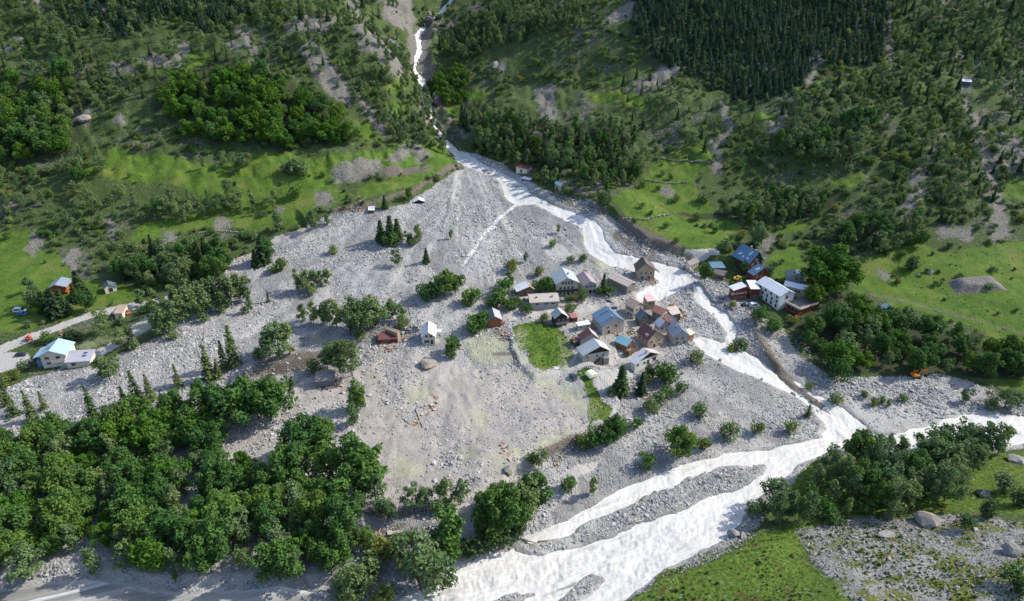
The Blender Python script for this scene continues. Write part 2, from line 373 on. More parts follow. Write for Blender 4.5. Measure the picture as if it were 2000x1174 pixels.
# ------------------------------------------------------------------ terrain sheet (polar grid round the drone's foot point)
def spaced(a, b, n): return list(np.linspace(a, b, n, endpoint=False))
az = spaced(-180, -64, 40) + spaced(-64, -44, 50) + spaced(-44, 44, 860) + spaced(44, 64, 50) + spaced(64, 180, 40)
az = np.radians(np.array(az))
rr = [0.0]
rr += spaced(8, 88, 16)
r = 88.0
while r < 760: rr.append(r); r *= 1.0046
while r < 2600: rr.append(r); r *= 1.09
rr = np.array(rr)
NA, NR = len(az), len(rr)
AZ, RR = np.meshgrid(az, rr)
TX, TY = (RR * np.sin(AZ)).ravel(), (RR * np.cos(AZ)).ravel()
TZ = height(TX, TY)
far_r = np.hypot(TX, TY)
TZ = TZ + sstep(760, 2600, far_r) * 90 * fbm(TX, TY, 300, 4, 91)
wsd_v = water_sd(TX, TY)
def union(polys, warp=0.0, pad=12.0, seed=0):
    x, y = TX, TY
    if warp:
        x = TX + warp * fbm(TX, TY, 9, 3, seed + 200); y = TY + warp * fbm(TX, TY, 9, 3, seed + 300)
    d = np.full(TX.shape, -pad)
    for p in polys: d = np.maximum(d, sd_poly(x, y, WP(p), pad))
    return d
sdG = union([GRAVEL], 1.2, seed=1)
sdM = union(MEADOWS, 2.5, seed=2)
sdT = union(TRACKS, 1.2, seed=3)
sdS = union(SCREES, 3.0, seed=4)
sdP = union(PALES, 2.0, seed=5)
sdE = union(EARTHS, 1.0, seed=6)
sdL = union([TALUS], 3.0, seed=7)
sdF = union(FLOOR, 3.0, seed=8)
sdK = union(SILTFIELD, 5.0, seed=9)
sdA = union(ALPINE, 2.0, seed=10)
# flow lobes of the debris: streaks that fan out from the mouth of the gorge
APEX = WP([(905, 300)])[0]
fr_, fa_ = np.hypot(TX - APEX[0], TY - APEX[1]), np.arctan2(TX - APEX[0], APEX[1] - TY)
STREAK = np.clip(0.5 + 0.6 * fbm(fa_ * 24 + 0.02 * fbm(TX, TY, 14, 2, 511) * 60, fr_ / 38, 1.0, 5, 501), 0, 1)
sdG = np.where((sdM > 0) & (lookup(TX, TY) < 25), np.minimum(sdG, -sdM), sdG)
enc = lambda d: np.clip(0.5 + d / 16.0, 0, 1)

def add_attr(me, name, cols):
    a = me.attributes.new(name, 'FLOAT_COLOR', 'POINT')
    a.data.foreach_set('color', np.ascontiguousarray(cols, dtype=np.float32).ravel())

def mesh_np(name, V, F, attrs=None, normals=None, smooth=True):
    """V (n,3), F (m,k) all of one size"""
    me = bpy.data.meshes.new(name)
    V = np.asarray(V, np.float32); F = np.asarray(F, np.int32); k = F.shape[1]
    me.vertices.add(len(V)); me.vertices.foreach_set('co', V.ravel())
    me.loops.add(F.size); me.loops.foreach_set('vertex_index', F.ravel())
    me.polygons.add(len(F)); me.polygons.foreach_set('loop_start', np.arange(0, F.size, k, dtype=np.int32))
    me.polygons.foreach_set('loop_total', np.full(len(F), k, np.int32))
    me.update(calc_edges=True)
    me.polygons.foreach_set('use_smooth', np.full(len(F), smooth))
    for nm, c in (attrs or {}).items(): add_attr(me, nm, c)
    if normals is not None: me.normals_split_custom_set_from_vertices([tuple(n) for n in normals])
    return me

def link(name, me, mat=None, parent=None, **props):
    o = bpy.data.objects.new(name, me)
    COL.objects.link(o)
    if mat is not None and me is not None and len(me.materials) == 0: me.materials.append(mat)
    if parent is not None: o.parent = parent
    for k, v in props.items(): o[k] = v
    return o

idx = np.arange(NA * NR).reshape(NR, NA)
a, b = idx[:-1, :], np.roll(idx, -1, 1)[:-1, :]
c_, d_ = np.roll(idx, -1, 1)[1:, :], idx[1:, :]
FACES = np.stack([a, d_, c_, b], -1).reshape(-1, 4)
TV = np.stack([TX, TY, TZ], 1)
# vertex normals of the whole sheet, so that its pieces meet without a crease
fn = np.cross(TV[FACES[:, 2]] - TV[FACES[:, 0]], TV[FACES[:, 3]] - TV[FACES[:, 1]])
NRM = np.zeros_like(TV)
for k in range(4): np.add.at(NRM, FACES[:, k], fn)
NRM[:, 2] += 1e-9
NRM /= np.linalg.norm(NRM, axis=1, keepdims=True)
if NRM[:, 2].mean() < 0: NRM = -NRM; FACES = FACES[:, ::-1]
MA = np.stack([enc(sdG), enc(sdM), enc(sdT), enc(sdS)], 1)
MC = np.stack([enc(sdK), STREAK, enc(sdA), np.ones(len(TX))], 1)
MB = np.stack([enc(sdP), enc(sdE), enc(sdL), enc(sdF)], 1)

# ------------------------------------------------------------------ shader helper
class NT:
    def __init__(s, name):
        s.mat = bpy.data.materials.new(name); s.mat.use_nodes = True
        s.t = s.mat.node_tree; s.t.nodes.clear()
        s.out = s.t.nodes.new('ShaderNodeOutputMaterial')
        s.bsdf = s.t.nodes.new('ShaderNodeBsdfPrincipled')
        s.t.links.new(s.bsdf.outputs[0], s.out.inputs[0])
        s.pos = None
    def n(s, typ, **kw):
        nd = s.t.nodes.new(typ)
        for k, v in kw.items(): setattr(nd, k, v)
        return nd
    def set(s, sock, v):
        if isinstance(v, bpy.types.NodeSocket): s.t.links.new(v, sock)
        elif isinstance(v, (tuple, list)) and len(v) == 3 and sock.type == 'RGBA': sock.default_value = (*v, 1)
        else: sock.default_value = v
    def P(s):
        if s.pos is None: s.pos = s.n('ShaderNodeNewGeometry').outputs['Position']
        return s.pos
    def obj(s): return s.n('ShaderNodeTexCoord').outputs['Object']
    def attr(s, name):
        a = s.n('ShaderNodeAttribute', attribute_name=name)
        sp = s.n('ShaderNodeSeparateColor'); s.t.links.new(a.outputs['Color'], sp.inputs[0])
        return sp.outputs[0], sp.outputs[1], sp.outputs[2], a.outputs['Alpha']
    def math(s, op, a, b=0.0, c=None, clamp=False):
        m = s.n('ShaderNodeMath', operation=op, use_clamp=clamp)
        s.set(m.inputs[0], a); s.set(m.inputs[1], b)
        if c is not None: s.set(m.inputs[2], c)
        return m.outputs[0]
    def noise(s, scale, detail=3.0, rough=0.55, vec=None, dist=0.0):
        m = s.n('ShaderNodeTexNoise'); s.set(m.inputs['Vector'], vec if vec is not None else s.P())
        m.inputs['Scale'].default_value = scale; m.inputs['Detail'].default_value = detail
        m.inputs['Roughness'].default_value = rough; m.inputs['Distortion'].default_value = dist
        return m.outputs[0]
    def voro(s, scale, vec=None, feat='F1', rnd=1.0):
        m = s.n('ShaderNodeTexVoronoi', feature=feat); s.set(m.inputs['Vector'], vec if vec is not None else s.P())
        m.inputs['Scale'].default_value = scale; m.inputs['Randomness'].default_value = rnd
        return m
    def step(s, v, lo, hi, a=0.0, b=1.0):
        m = s.n('ShaderNodeMapRange', interpolation_type='SMOOTHSTEP'); s.set(m.inputs[0], v)
        m.inputs[1].default_value = lo; m.inputs[2].default_value = hi; m.inputs[3].default_value = a; m.inputs[4].default_value = b
        return m.outputs[0]
    def mix(s, f, a, b, mode='MIX'):
        m = s.n('ShaderNodeMix', data_type='RGBA', blend_type=mode)
        s.set(m.inputs[0], f); s.set(m.inputs[6], a); s.set(m.inputs[7], b)
        return m.outputs[2]
    def ramp(s, v, stops):
        m = s.n('ShaderNodeValToRGB'); s.set(m.inputs[0], v); e = m.color_ramp.elements
        while len(e) < len(stops): e.new(0.5)
        for i, (p, c) in enumerate(stops): e[i].position = p; e[i].color = (*c, 1)
        return m.outputs[0]
    def vmul(s, vec, k):
        m = s.n('ShaderNodeVectorMath', operation='MULTIPLY'); s.set(m.inputs[0], vec); m.inputs[1].default_value = k
        return m.outputs[0]
    def bump(s, h, strength=0.5, dist=0.3, normal=None):
        m = s.n('ShaderNodeBump'); m.inputs['Strength'].default_value = strength; m.inputs['Distance'].default_value = dist
        s.set(m.inputs['Height'], h)
        if normal is not None: s.set(m.inputs['Normal'], normal)
        return m.outputs[0]
    def done(s, color=None, rough=0.9, normal=None, spec=0.25, metal=0.0):
        if color is not None: s.set(s.bsdf.inputs['Base Color'], color)
        s.set(s.bsdf.inputs['Roughness'], rough); s.set(s.bsdf.inputs['Specular IOR Level'], spec); s.set(s.bsdf.inputs['Metallic'], metal)
        if normal is not None: s.set(s.bsdf.inputs['Normal'], normal)
        return s.mat

def ground_material():
    m = NT('ground')
    gA, mA, tA, sA = m.attr('mask_a'); pB, eB, lB, fB = m.attr('mask_b'); kC, stC, alC, _ = m.attr('mask_c')
    n1 = m.noise(0.9, 4, 0.65); n2 = m.noise(0.16, 4, 0.6); n3 = m.noise(0.035, 3, 0.5); n4 = m.noise(3.5, 3, 0.6)
    def mask(v, amp, w=0.02, nn=None):
        k = m.math('MULTIPLY_ADD', m.math('SUBTRACT', nn if nn is not None else n1, 0.5), amp, v)
        return m.step(k, 0.5 - w, 0.5 + w)
    # mountain scrub: heath, grass and bare stone in patches
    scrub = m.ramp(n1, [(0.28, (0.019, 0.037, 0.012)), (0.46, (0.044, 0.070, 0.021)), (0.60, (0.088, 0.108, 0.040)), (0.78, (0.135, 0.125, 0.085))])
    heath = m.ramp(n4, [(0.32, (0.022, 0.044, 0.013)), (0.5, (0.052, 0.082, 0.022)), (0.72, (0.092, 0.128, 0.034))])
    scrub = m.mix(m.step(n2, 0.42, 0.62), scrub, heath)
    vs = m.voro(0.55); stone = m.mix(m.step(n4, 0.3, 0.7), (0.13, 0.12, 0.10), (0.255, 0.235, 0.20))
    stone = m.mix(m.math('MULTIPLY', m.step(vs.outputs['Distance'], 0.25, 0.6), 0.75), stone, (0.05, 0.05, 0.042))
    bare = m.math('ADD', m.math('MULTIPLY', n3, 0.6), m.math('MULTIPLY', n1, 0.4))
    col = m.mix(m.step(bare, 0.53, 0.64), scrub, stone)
    # meadow
    grass = m.ramp(n2, [(0.3, (0.050, 0.098, 0.012)), (0.5, (0.080, 0.140, 0.018)), (0.72, (0.130, 0.178, 0.030))])
    grass = m.mix(m.math('MULTIPLY', m.step(n4, 0.35, 0.75), 0.5), grass, (0.050, 0.095, 0.016))
    grass = m.mix(m.step(n1, 0.62, 0.72, 0, 0.65), grass, (0.028, 0.055, 0.012))
    alp = m.ramp(n1, [(0.28, (0.024, 0.052, 0.010)), (0.42, (0.050, 0.096, 0.013)), (0.56, (0.090, 0.140, 0.020)), (0.70, (0.145, 0.175, 0.035))])
    alp = m.mix(m.step(n2, 0.56, 0.66, 0, 0.55), alp, (0.085, 0.052, 0.022))
    alp = m.mix(m.step(m.noise(0.5, 5, 0.7), 0.60, 0.68, 0, 0.75), alp, (0.26, 0.25, 0.22))
    nm_ = m.noise(0.4, 5, 0.7)
    grass = m.mix(m.step(nm_, 0.55, 0.66, 0, 0.6), grass, (0.040, 0.078, 0.018))
    grass = m.mix(m.step(m.noise(0.055, 4, 0.6), 0.52, 0.64, 0, 0.45), grass, (0.155, 0.165, 0.045))
    grass = m.mix(m.step(alC, 0.48, 0.52), grass, alp)
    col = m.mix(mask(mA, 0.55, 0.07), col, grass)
    # forest floor
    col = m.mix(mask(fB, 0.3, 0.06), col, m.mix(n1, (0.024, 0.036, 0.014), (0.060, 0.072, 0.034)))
    # scree of the gullies
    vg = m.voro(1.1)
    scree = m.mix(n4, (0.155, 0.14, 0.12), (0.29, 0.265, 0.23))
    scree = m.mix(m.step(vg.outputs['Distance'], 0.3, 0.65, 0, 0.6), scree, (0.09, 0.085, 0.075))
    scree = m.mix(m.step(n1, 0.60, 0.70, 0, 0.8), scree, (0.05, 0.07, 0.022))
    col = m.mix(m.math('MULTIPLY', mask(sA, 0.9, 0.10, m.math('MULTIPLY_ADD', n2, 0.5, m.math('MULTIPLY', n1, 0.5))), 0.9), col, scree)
    # river debris: pale granite cobbles in silt
    v1 = m.voro(1.55); v2 = m.voro(0.62); v3 = m.voro(4.2)
    sc = m.n('ShaderNodeSeparateColor'); m.t.links.new(v1.outputs['Color'], sc.inputs[0])
    cob = m.ramp(sc.outputs[0], [(0.0, (0.14, 0.138, 0.13)), (0.35, (0.268, 0.266, 0.257)), (0.7, (0.342, 0.339, 0.326)), (1.0, (0.50, 0.494, 0.472))])
    cob = m.mix(m.step(v1.outputs['Distance'], 0.38, 0.60, 0, 0.82), cob, (0.115, 0.118, 0.12))
    sc3 = m.n('ShaderNodeSeparateColor'); m.t.links.new(v3.outputs['Color'], sc3.inputs[0])
    fine = m.mix(sc3.outputs[1], (0.225, 0.221, 0.209), (0.38, 0.372, 0.35))
    silty = m.step(m.math('MULTIPLY_ADD', m.math('SUBTRACT', n1, 0.5), 0.5, n2), 0.42, 0.58)
    deb = m.mix(silty, cob, fine)
    warm = m.step(n3, 0.40, 0.60)
    deb = m.mix(m.math('MULTIPLY', warm, 0.5), deb, (0.37, 0.34, 0.30))
    deb = m.mix(m.step(stC, 0.50, 0.66, 0, 0.75), deb, m.mix(n4, (0.32, 0.31, 0.285), (0.43, 0.417, 0.385)))
    deb = m.mix(m.step(stC, 0.47, 0.34, 0, 0.75), deb, m.mix(n4, (0.16, 0.157, 0.147), (0.245, 0.24, 0.225)))
    kf = mask(kC, 0.5, 0.10)
    sf = m.mix(n4, (0.29, 0.262, 0.222), (0.415, 0.38, 0.33))
    sf = m.mix(m.step(v3.outputs['Distance'], 0.42, 0.62, 0, 0.55), sf, (0.17, 0.155, 0.14))
    sf = m.mix(m.step(n2, 0.45, 0.62, 0, 0.6), sf, m.mix(n4, (0.385, 0.352, 0.302), (0.46, 0.425, 0.372)))
    sf = m.mix(m.step(m.noise(0.13, 5, 0.65), 0.60, 0.70, 0, 0.6), sf, (0.30, 0.30, 0.16))
    deb = m.mix(m.math('MULTIPLY', kf, 0.85), deb, sf)
    gm = mask(gA, 0.30, 0.03)
    col = m.mix(gm, col, deb)
    # dried silt, tracks
    silt = m.mix(n4, (0.33, 0.31, 0.275), (0.44, 0.42, 0.38))
    silt = m.mix(m.step(n2, 0.5, 0.7, 0, 0.5), silt, (0.27, 0.26, 0.245))
    col = m.mix(mask(tA, 0.14, 0.02), col, silt)
    # flattened muddy grass
    pale = m.mix(n4, (0.27, 0.28, 0.15), (0.41, 0.40, 0.27))
    pale = m.mix(m.step(n1, 0.52, 0.66, 0, 0.8), pale, (0.17, 0.20, 0.065))
    col = m.mix(m.math('MULTIPLY', mask(pB, 1.3, 0.22, m.math('MULTIPLY_ADD', n2, 0.5, m.math('MULTIPLY', n1, 0.5))), 0.6), col, pale)
    # torn earth banks
    earth = m.mix(n1, (0.075, 0.060, 0.045), (0.19, 0.165, 0.135))
    col = m.mix(mask(eB, 0.3, 0.05), col, earth)
    # talus with turf between
    tcol = m.ramp(n1, [(0.3, (0.13, 0.125, 0.11)), (0.55, (0.27, 0.26, 0.235)), (0.8, (0.38, 0.37, 0.34))])
    turf = m.mix(n4, (0.070, 0.085, 0.014), (0.155, 0.165, 0.028))
    tcol = m.mix(m.step(m.math('MULTIPLY_ADD', m.math('SUBTRACT', n1, 0.5), 0.5, n2), 0.50, 0.56), tcol, turf)
    col = m.mix(mask(lB, 0.5, 0.05), col, tcol)
    # relief
    cobh = m.math('MULTIPLY', m.math('SUBTRACT', 0.6, v1.outputs['Distance']), m.math('MULTIPLY', gm, m.math('SUBTRACT', 1.0, m.math('MAXIMUM', m.math('MULTIPLY', kf, 0.85), m.math('MULTIPLY', silty, 0.7)))))
    h = m.math('ADD', m.math('MULTIPLY', cobh, 0.8), m.math('ADD', m.math('MULTIPLY', n4, 0.22), m.math('MULTIPLY', n1, m.math('MULTIPLY_ADD', gm, -0.75, 1.0))))
    return m.done(col, 0.93, m.bump(h, 0.75, 0.55), 0.15)

GROUND = ground_material()
fc = lambda v: v[FACES].mean(1)
fG, fM, fT, fE = fc(sdG), fc(sdM), fc(sdT), fc(sdE)
fz = TV[FACES, 2].mean(1)
cat = np.zeros(len(FACES), int)
cat[fM > 0] = 1
cat[fG > 0] = 2
cat[fT > 0] = 3
cat[fc(wsd_v) > 0.3] = 4
for ci, nm in enumerate(['hillside', 'meadow', 'gravel_fan', 'dirt_track', 'riverbed']):
    f = FACES[cat == ci]
    uq, inv = np.unique(f, return_inverse=True)
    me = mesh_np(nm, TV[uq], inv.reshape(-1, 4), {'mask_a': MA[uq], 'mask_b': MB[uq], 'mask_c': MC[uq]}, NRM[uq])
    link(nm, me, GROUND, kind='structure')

# ------------------------------------------------------------------ the river: a torrent of milky flood water
def flow_coords(x, y):
    """distance along and across the nearest stretch of stream"""
    lines = [WP([(2250,842),(2000,840),(1850,848),(1690,862),(1560,900),(1450,965),(1300,1040),(1100,1110),(850,1190),(600,1260)]),
             WP([(905,-40),(870,5),(835,40),(815,62),(812,110),(824,150),(846,235),(888,288),(930,322),(1000,365),(1060,392),(1150,435),(1165,480),(1230,515),(1330,535),(1260,580),(1240,590)]),
             WP([(1330,535),(1370,575),(1425,625),(1430,670),(1500,725),(1600,785),(1660,850)]), WP([(1350,660),(1430,700),(1500,730)])]
    best = np.full(x.shape, 1e9); s_ = np.zeros(x.shape); t_ = np.zeros(x.shape)
    for L in lines:
        acc = 0.0
        for i in range(len(L) - 1):
            a0, b0 = L[i], L[i + 1]; dv = b0 - a0; ln = np.hypot(*dv)
            k = np.clip(((x - a0[0]) * dv[0] + (y - a0[1]) * dv[1]) / ln ** 2, 0, 1)
            ex, ey = x - a0[0] - k * dv[0], y - a0[1] - k * dv[1]
            dd = ex * ex + ey * ey; m = dd < best
            best[m] = dd[m]; s_[m] = acc + (k * ln)[m]
            t_[m] = ((ex * dv[1] - ey * dv[0]) / ln)[m]
            acc += ln
    return s_, t_
vm = np.maximum(wsd_v, rill_sd(TX, TY) - 0.25)
keep = (vm[FACES] > -1.2).any(1)
f = FACES[keep]; uq, inv = np.unique(f, return_inverse=True)
wx, wy = TX[uq], TY[uq]
fs, ft = flow_coords(wx, wy)
bz = base_h(wx, wy)
mt = sstep(27, 50, bz)
amp = 0.18 + 0.24 * sstep(0.5, 4, wsd_v[uq])
wz = bz + (1 - mt) * 0.55 * fbm(wx, wy, 24, 3, 31) - 2.5 * mt
wz = wz - 0.45 + amp * fbm(fs * .55, ft, 2.6, 3, 401) + 0.5 * amp * fbm(fs, ft * 1.2, 1.1, 2, 403)
rl = rill_sd(wx, wy) > wsd_v[uq]
wz = np.where(rl, TZ[uq] + 0.22 - 0.3 * sstep(0.4, -0.6, rill_sd(wx, wy)), wz)
calm = sstep(-2, 6, sd_poly(wx, wy, WP(CALM[0]), 12))
wz = wz - calm * 0.8 * amp * fbm(fs * .55, ft, 2.6, 3, 401)
foam = np.clip((0.5 + 0.5 * fbm(fs * .22, ft, 3.0, 4, 407)) * (1 - .72 * calm), 0, 1)
fl = np.stack([fs / 400, ft / 40 + .5, enc(wsd_v[uq]), foam], 1)
me = mesh_np('river', np.stack([wx, wy, wz], 1), inv.reshape(-1, 4), {'flow': fl})
def water_material():
    m = NT('flood_water')
    s, t, d, fo = m.attr('flow')
    cb = m.n('ShaderNodeCombineXYZ'); m.set(cb.inputs[0], m.math('MULTIPLY', s, 400 * 0.33)); m.set(cb.inputs[1], m.math('MULTIPLY', t, 40.0))
    m.set(cb.inputs[2], m.math('MULTIPLY', fo, 1.5))
    v = cb.outputs[0]
    a = m.noise(0.9, 6, 0.7, v, 1.2); b = m.noise(3.4, 5, 0.7, v, 0.8); c3 = m.noise(0.12, 2, 0.5, v)
    k = m.math('ADD', m.math('MULTIPLY', a, 0.42), m.math('ADD', m.math('MULTIPLY', b, 0.40), m.math('MULTIPLY', c3, 0.2)))
    col = m.ramp(k, [(0.33, (0.40, 0.38, 0.335)), (0.41, (0.50, 0.48, 0.43)), (0.51, (0.585, 0.568, 0.52)), (0.68, (0.69, 0.677, 0.64))])
    col = m.mix(m.step(fo, 0.30, 0.10), col, m.mix(m.noise(0.5, 4, 0.6, v, 1.0), (0.17, 0.168, 0.152), (0.27, 0.264, 0.24)))
    edge = m.step(d, 0.50, 0.60)
    col = m.mix(m.math('MULTIPLY', m.math('SUBTRACT', 1.0, edge), 0.3), col, (0.62, 0.61, 0.57))
    c2 = m.n('ShaderNodeCombineXYZ'); m.set(c2.inputs[0], m.math('MULTIPLY', s, 400 * 0.05)); m.set(c2.inputs[1], m.math('MULTIPLY', t, 40 * 0.8))
    st = m.noise(1.0, 5, 0.6, c2.outputs[0], 0.6)
    col = m.mix(m.step(st, 0.52, 0.72, 0, 0.6), col, (0.43, 0.415, 0.37))
    col = m.mix(m.step(st, 0.44, 0.30, 0, 0.6), col, (0.78, 0.77, 0.745))
    h = m.math('ADD', a, m.math('MULTIPLY', b, 0.9))
    return m.done(col, 0.5, m.bump(h, 0.5, 0.55), 0.25)
link('river', me, water_material(), kind='structure')
# ------------------------------------------------------------------ things: helpers
FOOT = []                                        # footprints that trees and stones keep clear of: (x, y, radius)
def thing(name, loc, rz=0.0, label='', category='', group=None, scale=1.0):
    o = bpy.data.objects.new(name, None); COL.objects.link(o)
    o.location = loc; o.rotation_euler = (0, 0, rz); o.scale = (scale,) * 3
    o.empty_display_size = 0.5
    o['label'] = label; o['category'] = category
    if group: o['group'] = group
    return o

def tag(o, label, category, group=None):
    o['label'] = label; o['category'] = category
    if group: o['group'] = group
    return o

def bm_box(bm, x0, x1, y0, y1, z0, z1):
    v = [bm.verts.new(p) for p in [(x0,y0,z0),(x1,y0,z0),(x1,y1,z0),(x0,y1,z0),(x0,y0,z1),(x1,y0,z1),(x1,y1,z1),(x0,y1,z1)]]
    for f in [(3,2,1,0),(4,5,6,7),(0,1,5,4),(1,2,6,5),(2,3,7,6),(3,0,4,7)]: bm.faces.new([v[i] for i in f])

def bm_prism(bm, pts, axis, a0, a1):
    """extrude a closed outline; axis 'y': pts are (x, z); axis 'x': pts are (y, z); axis 'z': pts are (x, y)"""
    def P(p, a): return (p[0], a, p[1]) if axis == 'y' else ((a, p[0], p[1]) if axis == 'x' else (p[0], p[1], a))
    A = [bm.verts.new(P(p, a0)) for p in pts]; B = [bm.verts.new(P(p, a1)) for p in pts]
    n = len(pts)
    bm.faces.new(A[::-1]); bm.faces.new(B)
    for i in range(n): bm.faces.new([A[i], A[(i + 1) % n], B[(i + 1) % n], B[i]])

def bm_cyl(bm, p0, p1, r0, r1, n=7):
    p0, p1 = Vector(p0), Vector(p1); d = (p1 - p0).normalized()
    u = d.orthogonal().normalized(); w = d.cross(u)
    A, B = [], []
    for i in range(n):
        t = 2 * math.pi * i / n; q = u * math.cos(t) + w * math.sin(t)
        A.append(bm.verts.new(p0 + q * r0)); B.append(bm.verts.new(p1 + q * r1))
    bm.faces.new(A[::-1]); bm.faces.new(B)
    for i in range(n): bm.faces.new([A[i], A[(i + 1) % n], B[(i + 1) % n], B[i]])

def bm_done(bm, name, smooth=False, bevel=0.0):
    bmesh.ops.recalc_face_normals(bm, faces=bm.faces[:])
    if bevel: bmesh.ops.bevel(bm, geom=bm.edges[:], offset=bevel, segments=1, affect='EDGES')
    me = bpy.data.meshes.new(name); bm.to_mesh(me); bm.free()
    if smooth: me.polygons.foreach_set('use_smooth', np.ones(len(me.polygons), bool))
    return me

# ------------------------------------------------------------------ materials of things
def mat_plain(name, c1, c2, scale=1.5, rough=0.8, spec=0.3, bump=0.1, metal=0.0, tint=0.0):
    m = NT(name); v = m.obj()
    col = m.mix(m.noise(scale, 4, 0.6, v), c1, c2)
    if tint:
        oi = m.n('ShaderNodeObjectInfo')
        col = m.mix(m.math('MULTIPLY', oi.outputs['Random'], tint), col, tuple(x * 0.35 for x in c1))
    nm = m.bump(m.noise(scale * 6, 3, 0.6, v), bump, 0.05) if bump else None
    return m.done(col, rough, nm, spec, metal)

def mat_roof(name, c1, c2, rust=0.0, pitch=0.45, rough=0.45, rustc=(0.20, 0.085, 0.045)):
    """sheet metal: ribs down the slope, weathering, patches of rust"""
    m = NT(name); v = m.obj()
    sp = m.n('ShaderNodeSeparateXYZ'); m.t.links.new(v, sp.inputs[0])
    st = m.vmul(v, (0.35, 2.2, 0.35))
    n = m.noise(0.5, 4, 0.6, v); n2 = m.noise(1.0, 4, 0.65, st)
    col = m.mix(n, c1, c2)
    pan = m.math('FLOOR', m.math('DIVIDE', sp.outputs[1], pitch * 2))
    wn_ = m.n('ShaderNodeTexWhiteNoise', noise_dimensions='1D'); m.set(wn_.inputs[1], pan)
    col = m.mix(m.math('MULTIPLY', wn_.outputs[0], 0.22), col, tuple(x * 0.7 for x in c1))
    if rust: col = m.mix(m.step(m.math('MULTIPLY_ADD', n2, 0.6, m.math('MULTIPLY', n, 0.4)), 0.62 - rust * 0.28, 0.74 - rust * 0.22), col, rustc)
    w = m.math('SINE', m.math('MULTIPLY', sp.outputs[1], 2 * math.pi / pitch))
    return m.done(col, rough, m.bump(m.math('POWER', m.math('ABSOLUTE', w), 6.0), 0.6, 0.06), 0.4, 0.0)

def mat_boards(name, c1, c2, pitch=0.22, rough=0.8):
    m = NT(name); v = m.obj()
    sp = m.n('ShaderNodeSeparateXYZ'); m.t.links.new(v, sp.inputs[0])
    f = m.math('DIVIDE', sp.outputs[2], pitch)
    wn_ = m.n('ShaderNodeTexWhiteNoise', noise_dimensions='1D'); m.set(wn_.inputs[1], m.math('FLOOR', f))
    col = m.mix(wn_.outputs[0], c1, c2)
    col = m.mix(m.math('MULTIPLY', m.noise(2.0, 4, 0.6, m.vmul(v, (0.4, 0.4, 5.0))), 0.5), col, tuple(x * 0.5 for x in c1))
    fr = m.math('FRACT', f)
    return m.done(col, rough, m.bump(m.step(fr, 0.0, 0.14), 0.6, 0.03), 0.25)

def mat_plaster(name, c1, c2):
    m = NT(name); v = m.obj()
    n = m.noise(0.45, 4, 0.65, v); st = m.noise(1.2, 3, 0.6, m.vmul(v, (1.5, 1.5, 0.25)))
    col = m.mix(m.step(n, 0.35, 0.7), c1, c2)
    col = m.mix(m.step(st, 0.55, 0.75, 0, 0.45), col, tuple(x * 0.55 for x in c2))
    return m.done(col, 0.9, m.bump(m.noise(7, 3, 0.6, v), 0.25, 0.04), 0.15)

def mat_stone(name, c1, c2):
    m = NT(name); v = m.obj()
    vo = m.voro(2.2, m.vmul(v, (1, 1, 1.7)))
    sc = m.n('ShaderNodeSeparateColor'); m.t.links.new(vo.outputs['Color'], sc.inputs[0])
    col = m.mix(sc.outputs[0], c1, c2)
    col = m.mix(m.step(vo.outputs['Distance'], 0.4, 0.6, 0, 0.6), col, tuple(x * 0.5 for x in c1))
    return m.done(col, 0.92, m.bump(vo.outputs['Distance'], 0.5, 0.08), 0.15)

M = {}
M['white_roof'] = mat_roof('roof_pale_zinc', (0.60, 0.62, 0.64), (0.74, 0.75, 0.76), 0.0)
M['zinc'] = mat_roof('roof_zinc', (0.34, 0.385, 0.385), (0.44, 0.475, 0.47), 0.0)
M['zinc_rust'] = mat_roof('roof_zinc_rust', (0.46, 0.47, 0.48), (0.56, 0.56, 0.56), 0.25, rustc=(0.40, 0.22, 0.17))
M['blue'] = mat_roof('roof_blue', (0.10, 0.185, 0.275), (0.14, 0.235, 0.33), 0.0, rough=0.4)
M['slate_blue'] = mat_roof('roof_slate_blue', (0.09, 0.125, 0.15), (0.13, 0.165, 0.19), 0.0)
M['turquoise'] = mat_roof('roof_turquoise', (0.13, 0.33, 0.40), (0.22, 0.44, 0.50), 0.1, rustc=(0.3, 0.5, 0.55))
M['sky_roof'] = mat_roof('roof_pale_blue', (0.30, 0.46, 0.56), (0.42, 0.56, 0.64), 0.0)
M['lilac'] = mat_roof('roof_lilac_grey', (0.36, 0.345, 0.40), (0.46, 0.44, 0.48), 0.0)
M['red_roof'] = mat_roof('roof_dark_red', (0.135, 0.050, 0.045), (0.20, 0.085, 0.075), 0.3, rustc=(0.10, 0.05, 0.045))
M['rust_red'] = mat_roof('roof_rust_red', (0.24, 0.105, 0.080), (0.32, 0.16, 0.125), 0.5, rustc=(0.42, 0.30, 0.24))
M['tan_roof'] = mat_roof('roof_tan', (0.40, 0.275, 0.20), (0.50, 0.37, 0.28), 0.35, rustc=(0.33, 0.19, 0.13))
M['stone_roof'] = mat_roof('roof_beige', (0.40, 0.36, 0.30), (0.50, 0.45, 0.385), 0.35, rustc=(0.46, 0.27, 0.19))
M['mauve'] = mat_roof('roof_mauve', (0.30, 0.245, 0.245), (0.40, 0.33, 0.32), 0.4, rustc=(0.30, 0.17, 0.14))
M['brown_roof'] = mat_roof('roof_brown', (0.085, 0.062, 0.060), (0.135, 0.10, 0.092), 0.2, rustc=(0.06, 0.045, 0.04))
M['grey_brown'] = mat_roof('roof_grey_brown', (0.13, 0.115, 0.105), (0.19, 0.165, 0.15), 0.2, rustc=(0.1, 0.085, 0.075))
M['cream_roof'] = mat_roof('roof_cream', (0.60, 0.50, 0.38), (0.70, 0.60, 0.48), 0.2, rustc=(0.5, 0.36, 0.25))
M['pink_roof'] = mat_roof('roof_pink', (0.56, 0.38, 0.36), (0.66, 0.50, 0.47), 0.3, rustc=(0.5, 0.3, 0.27))
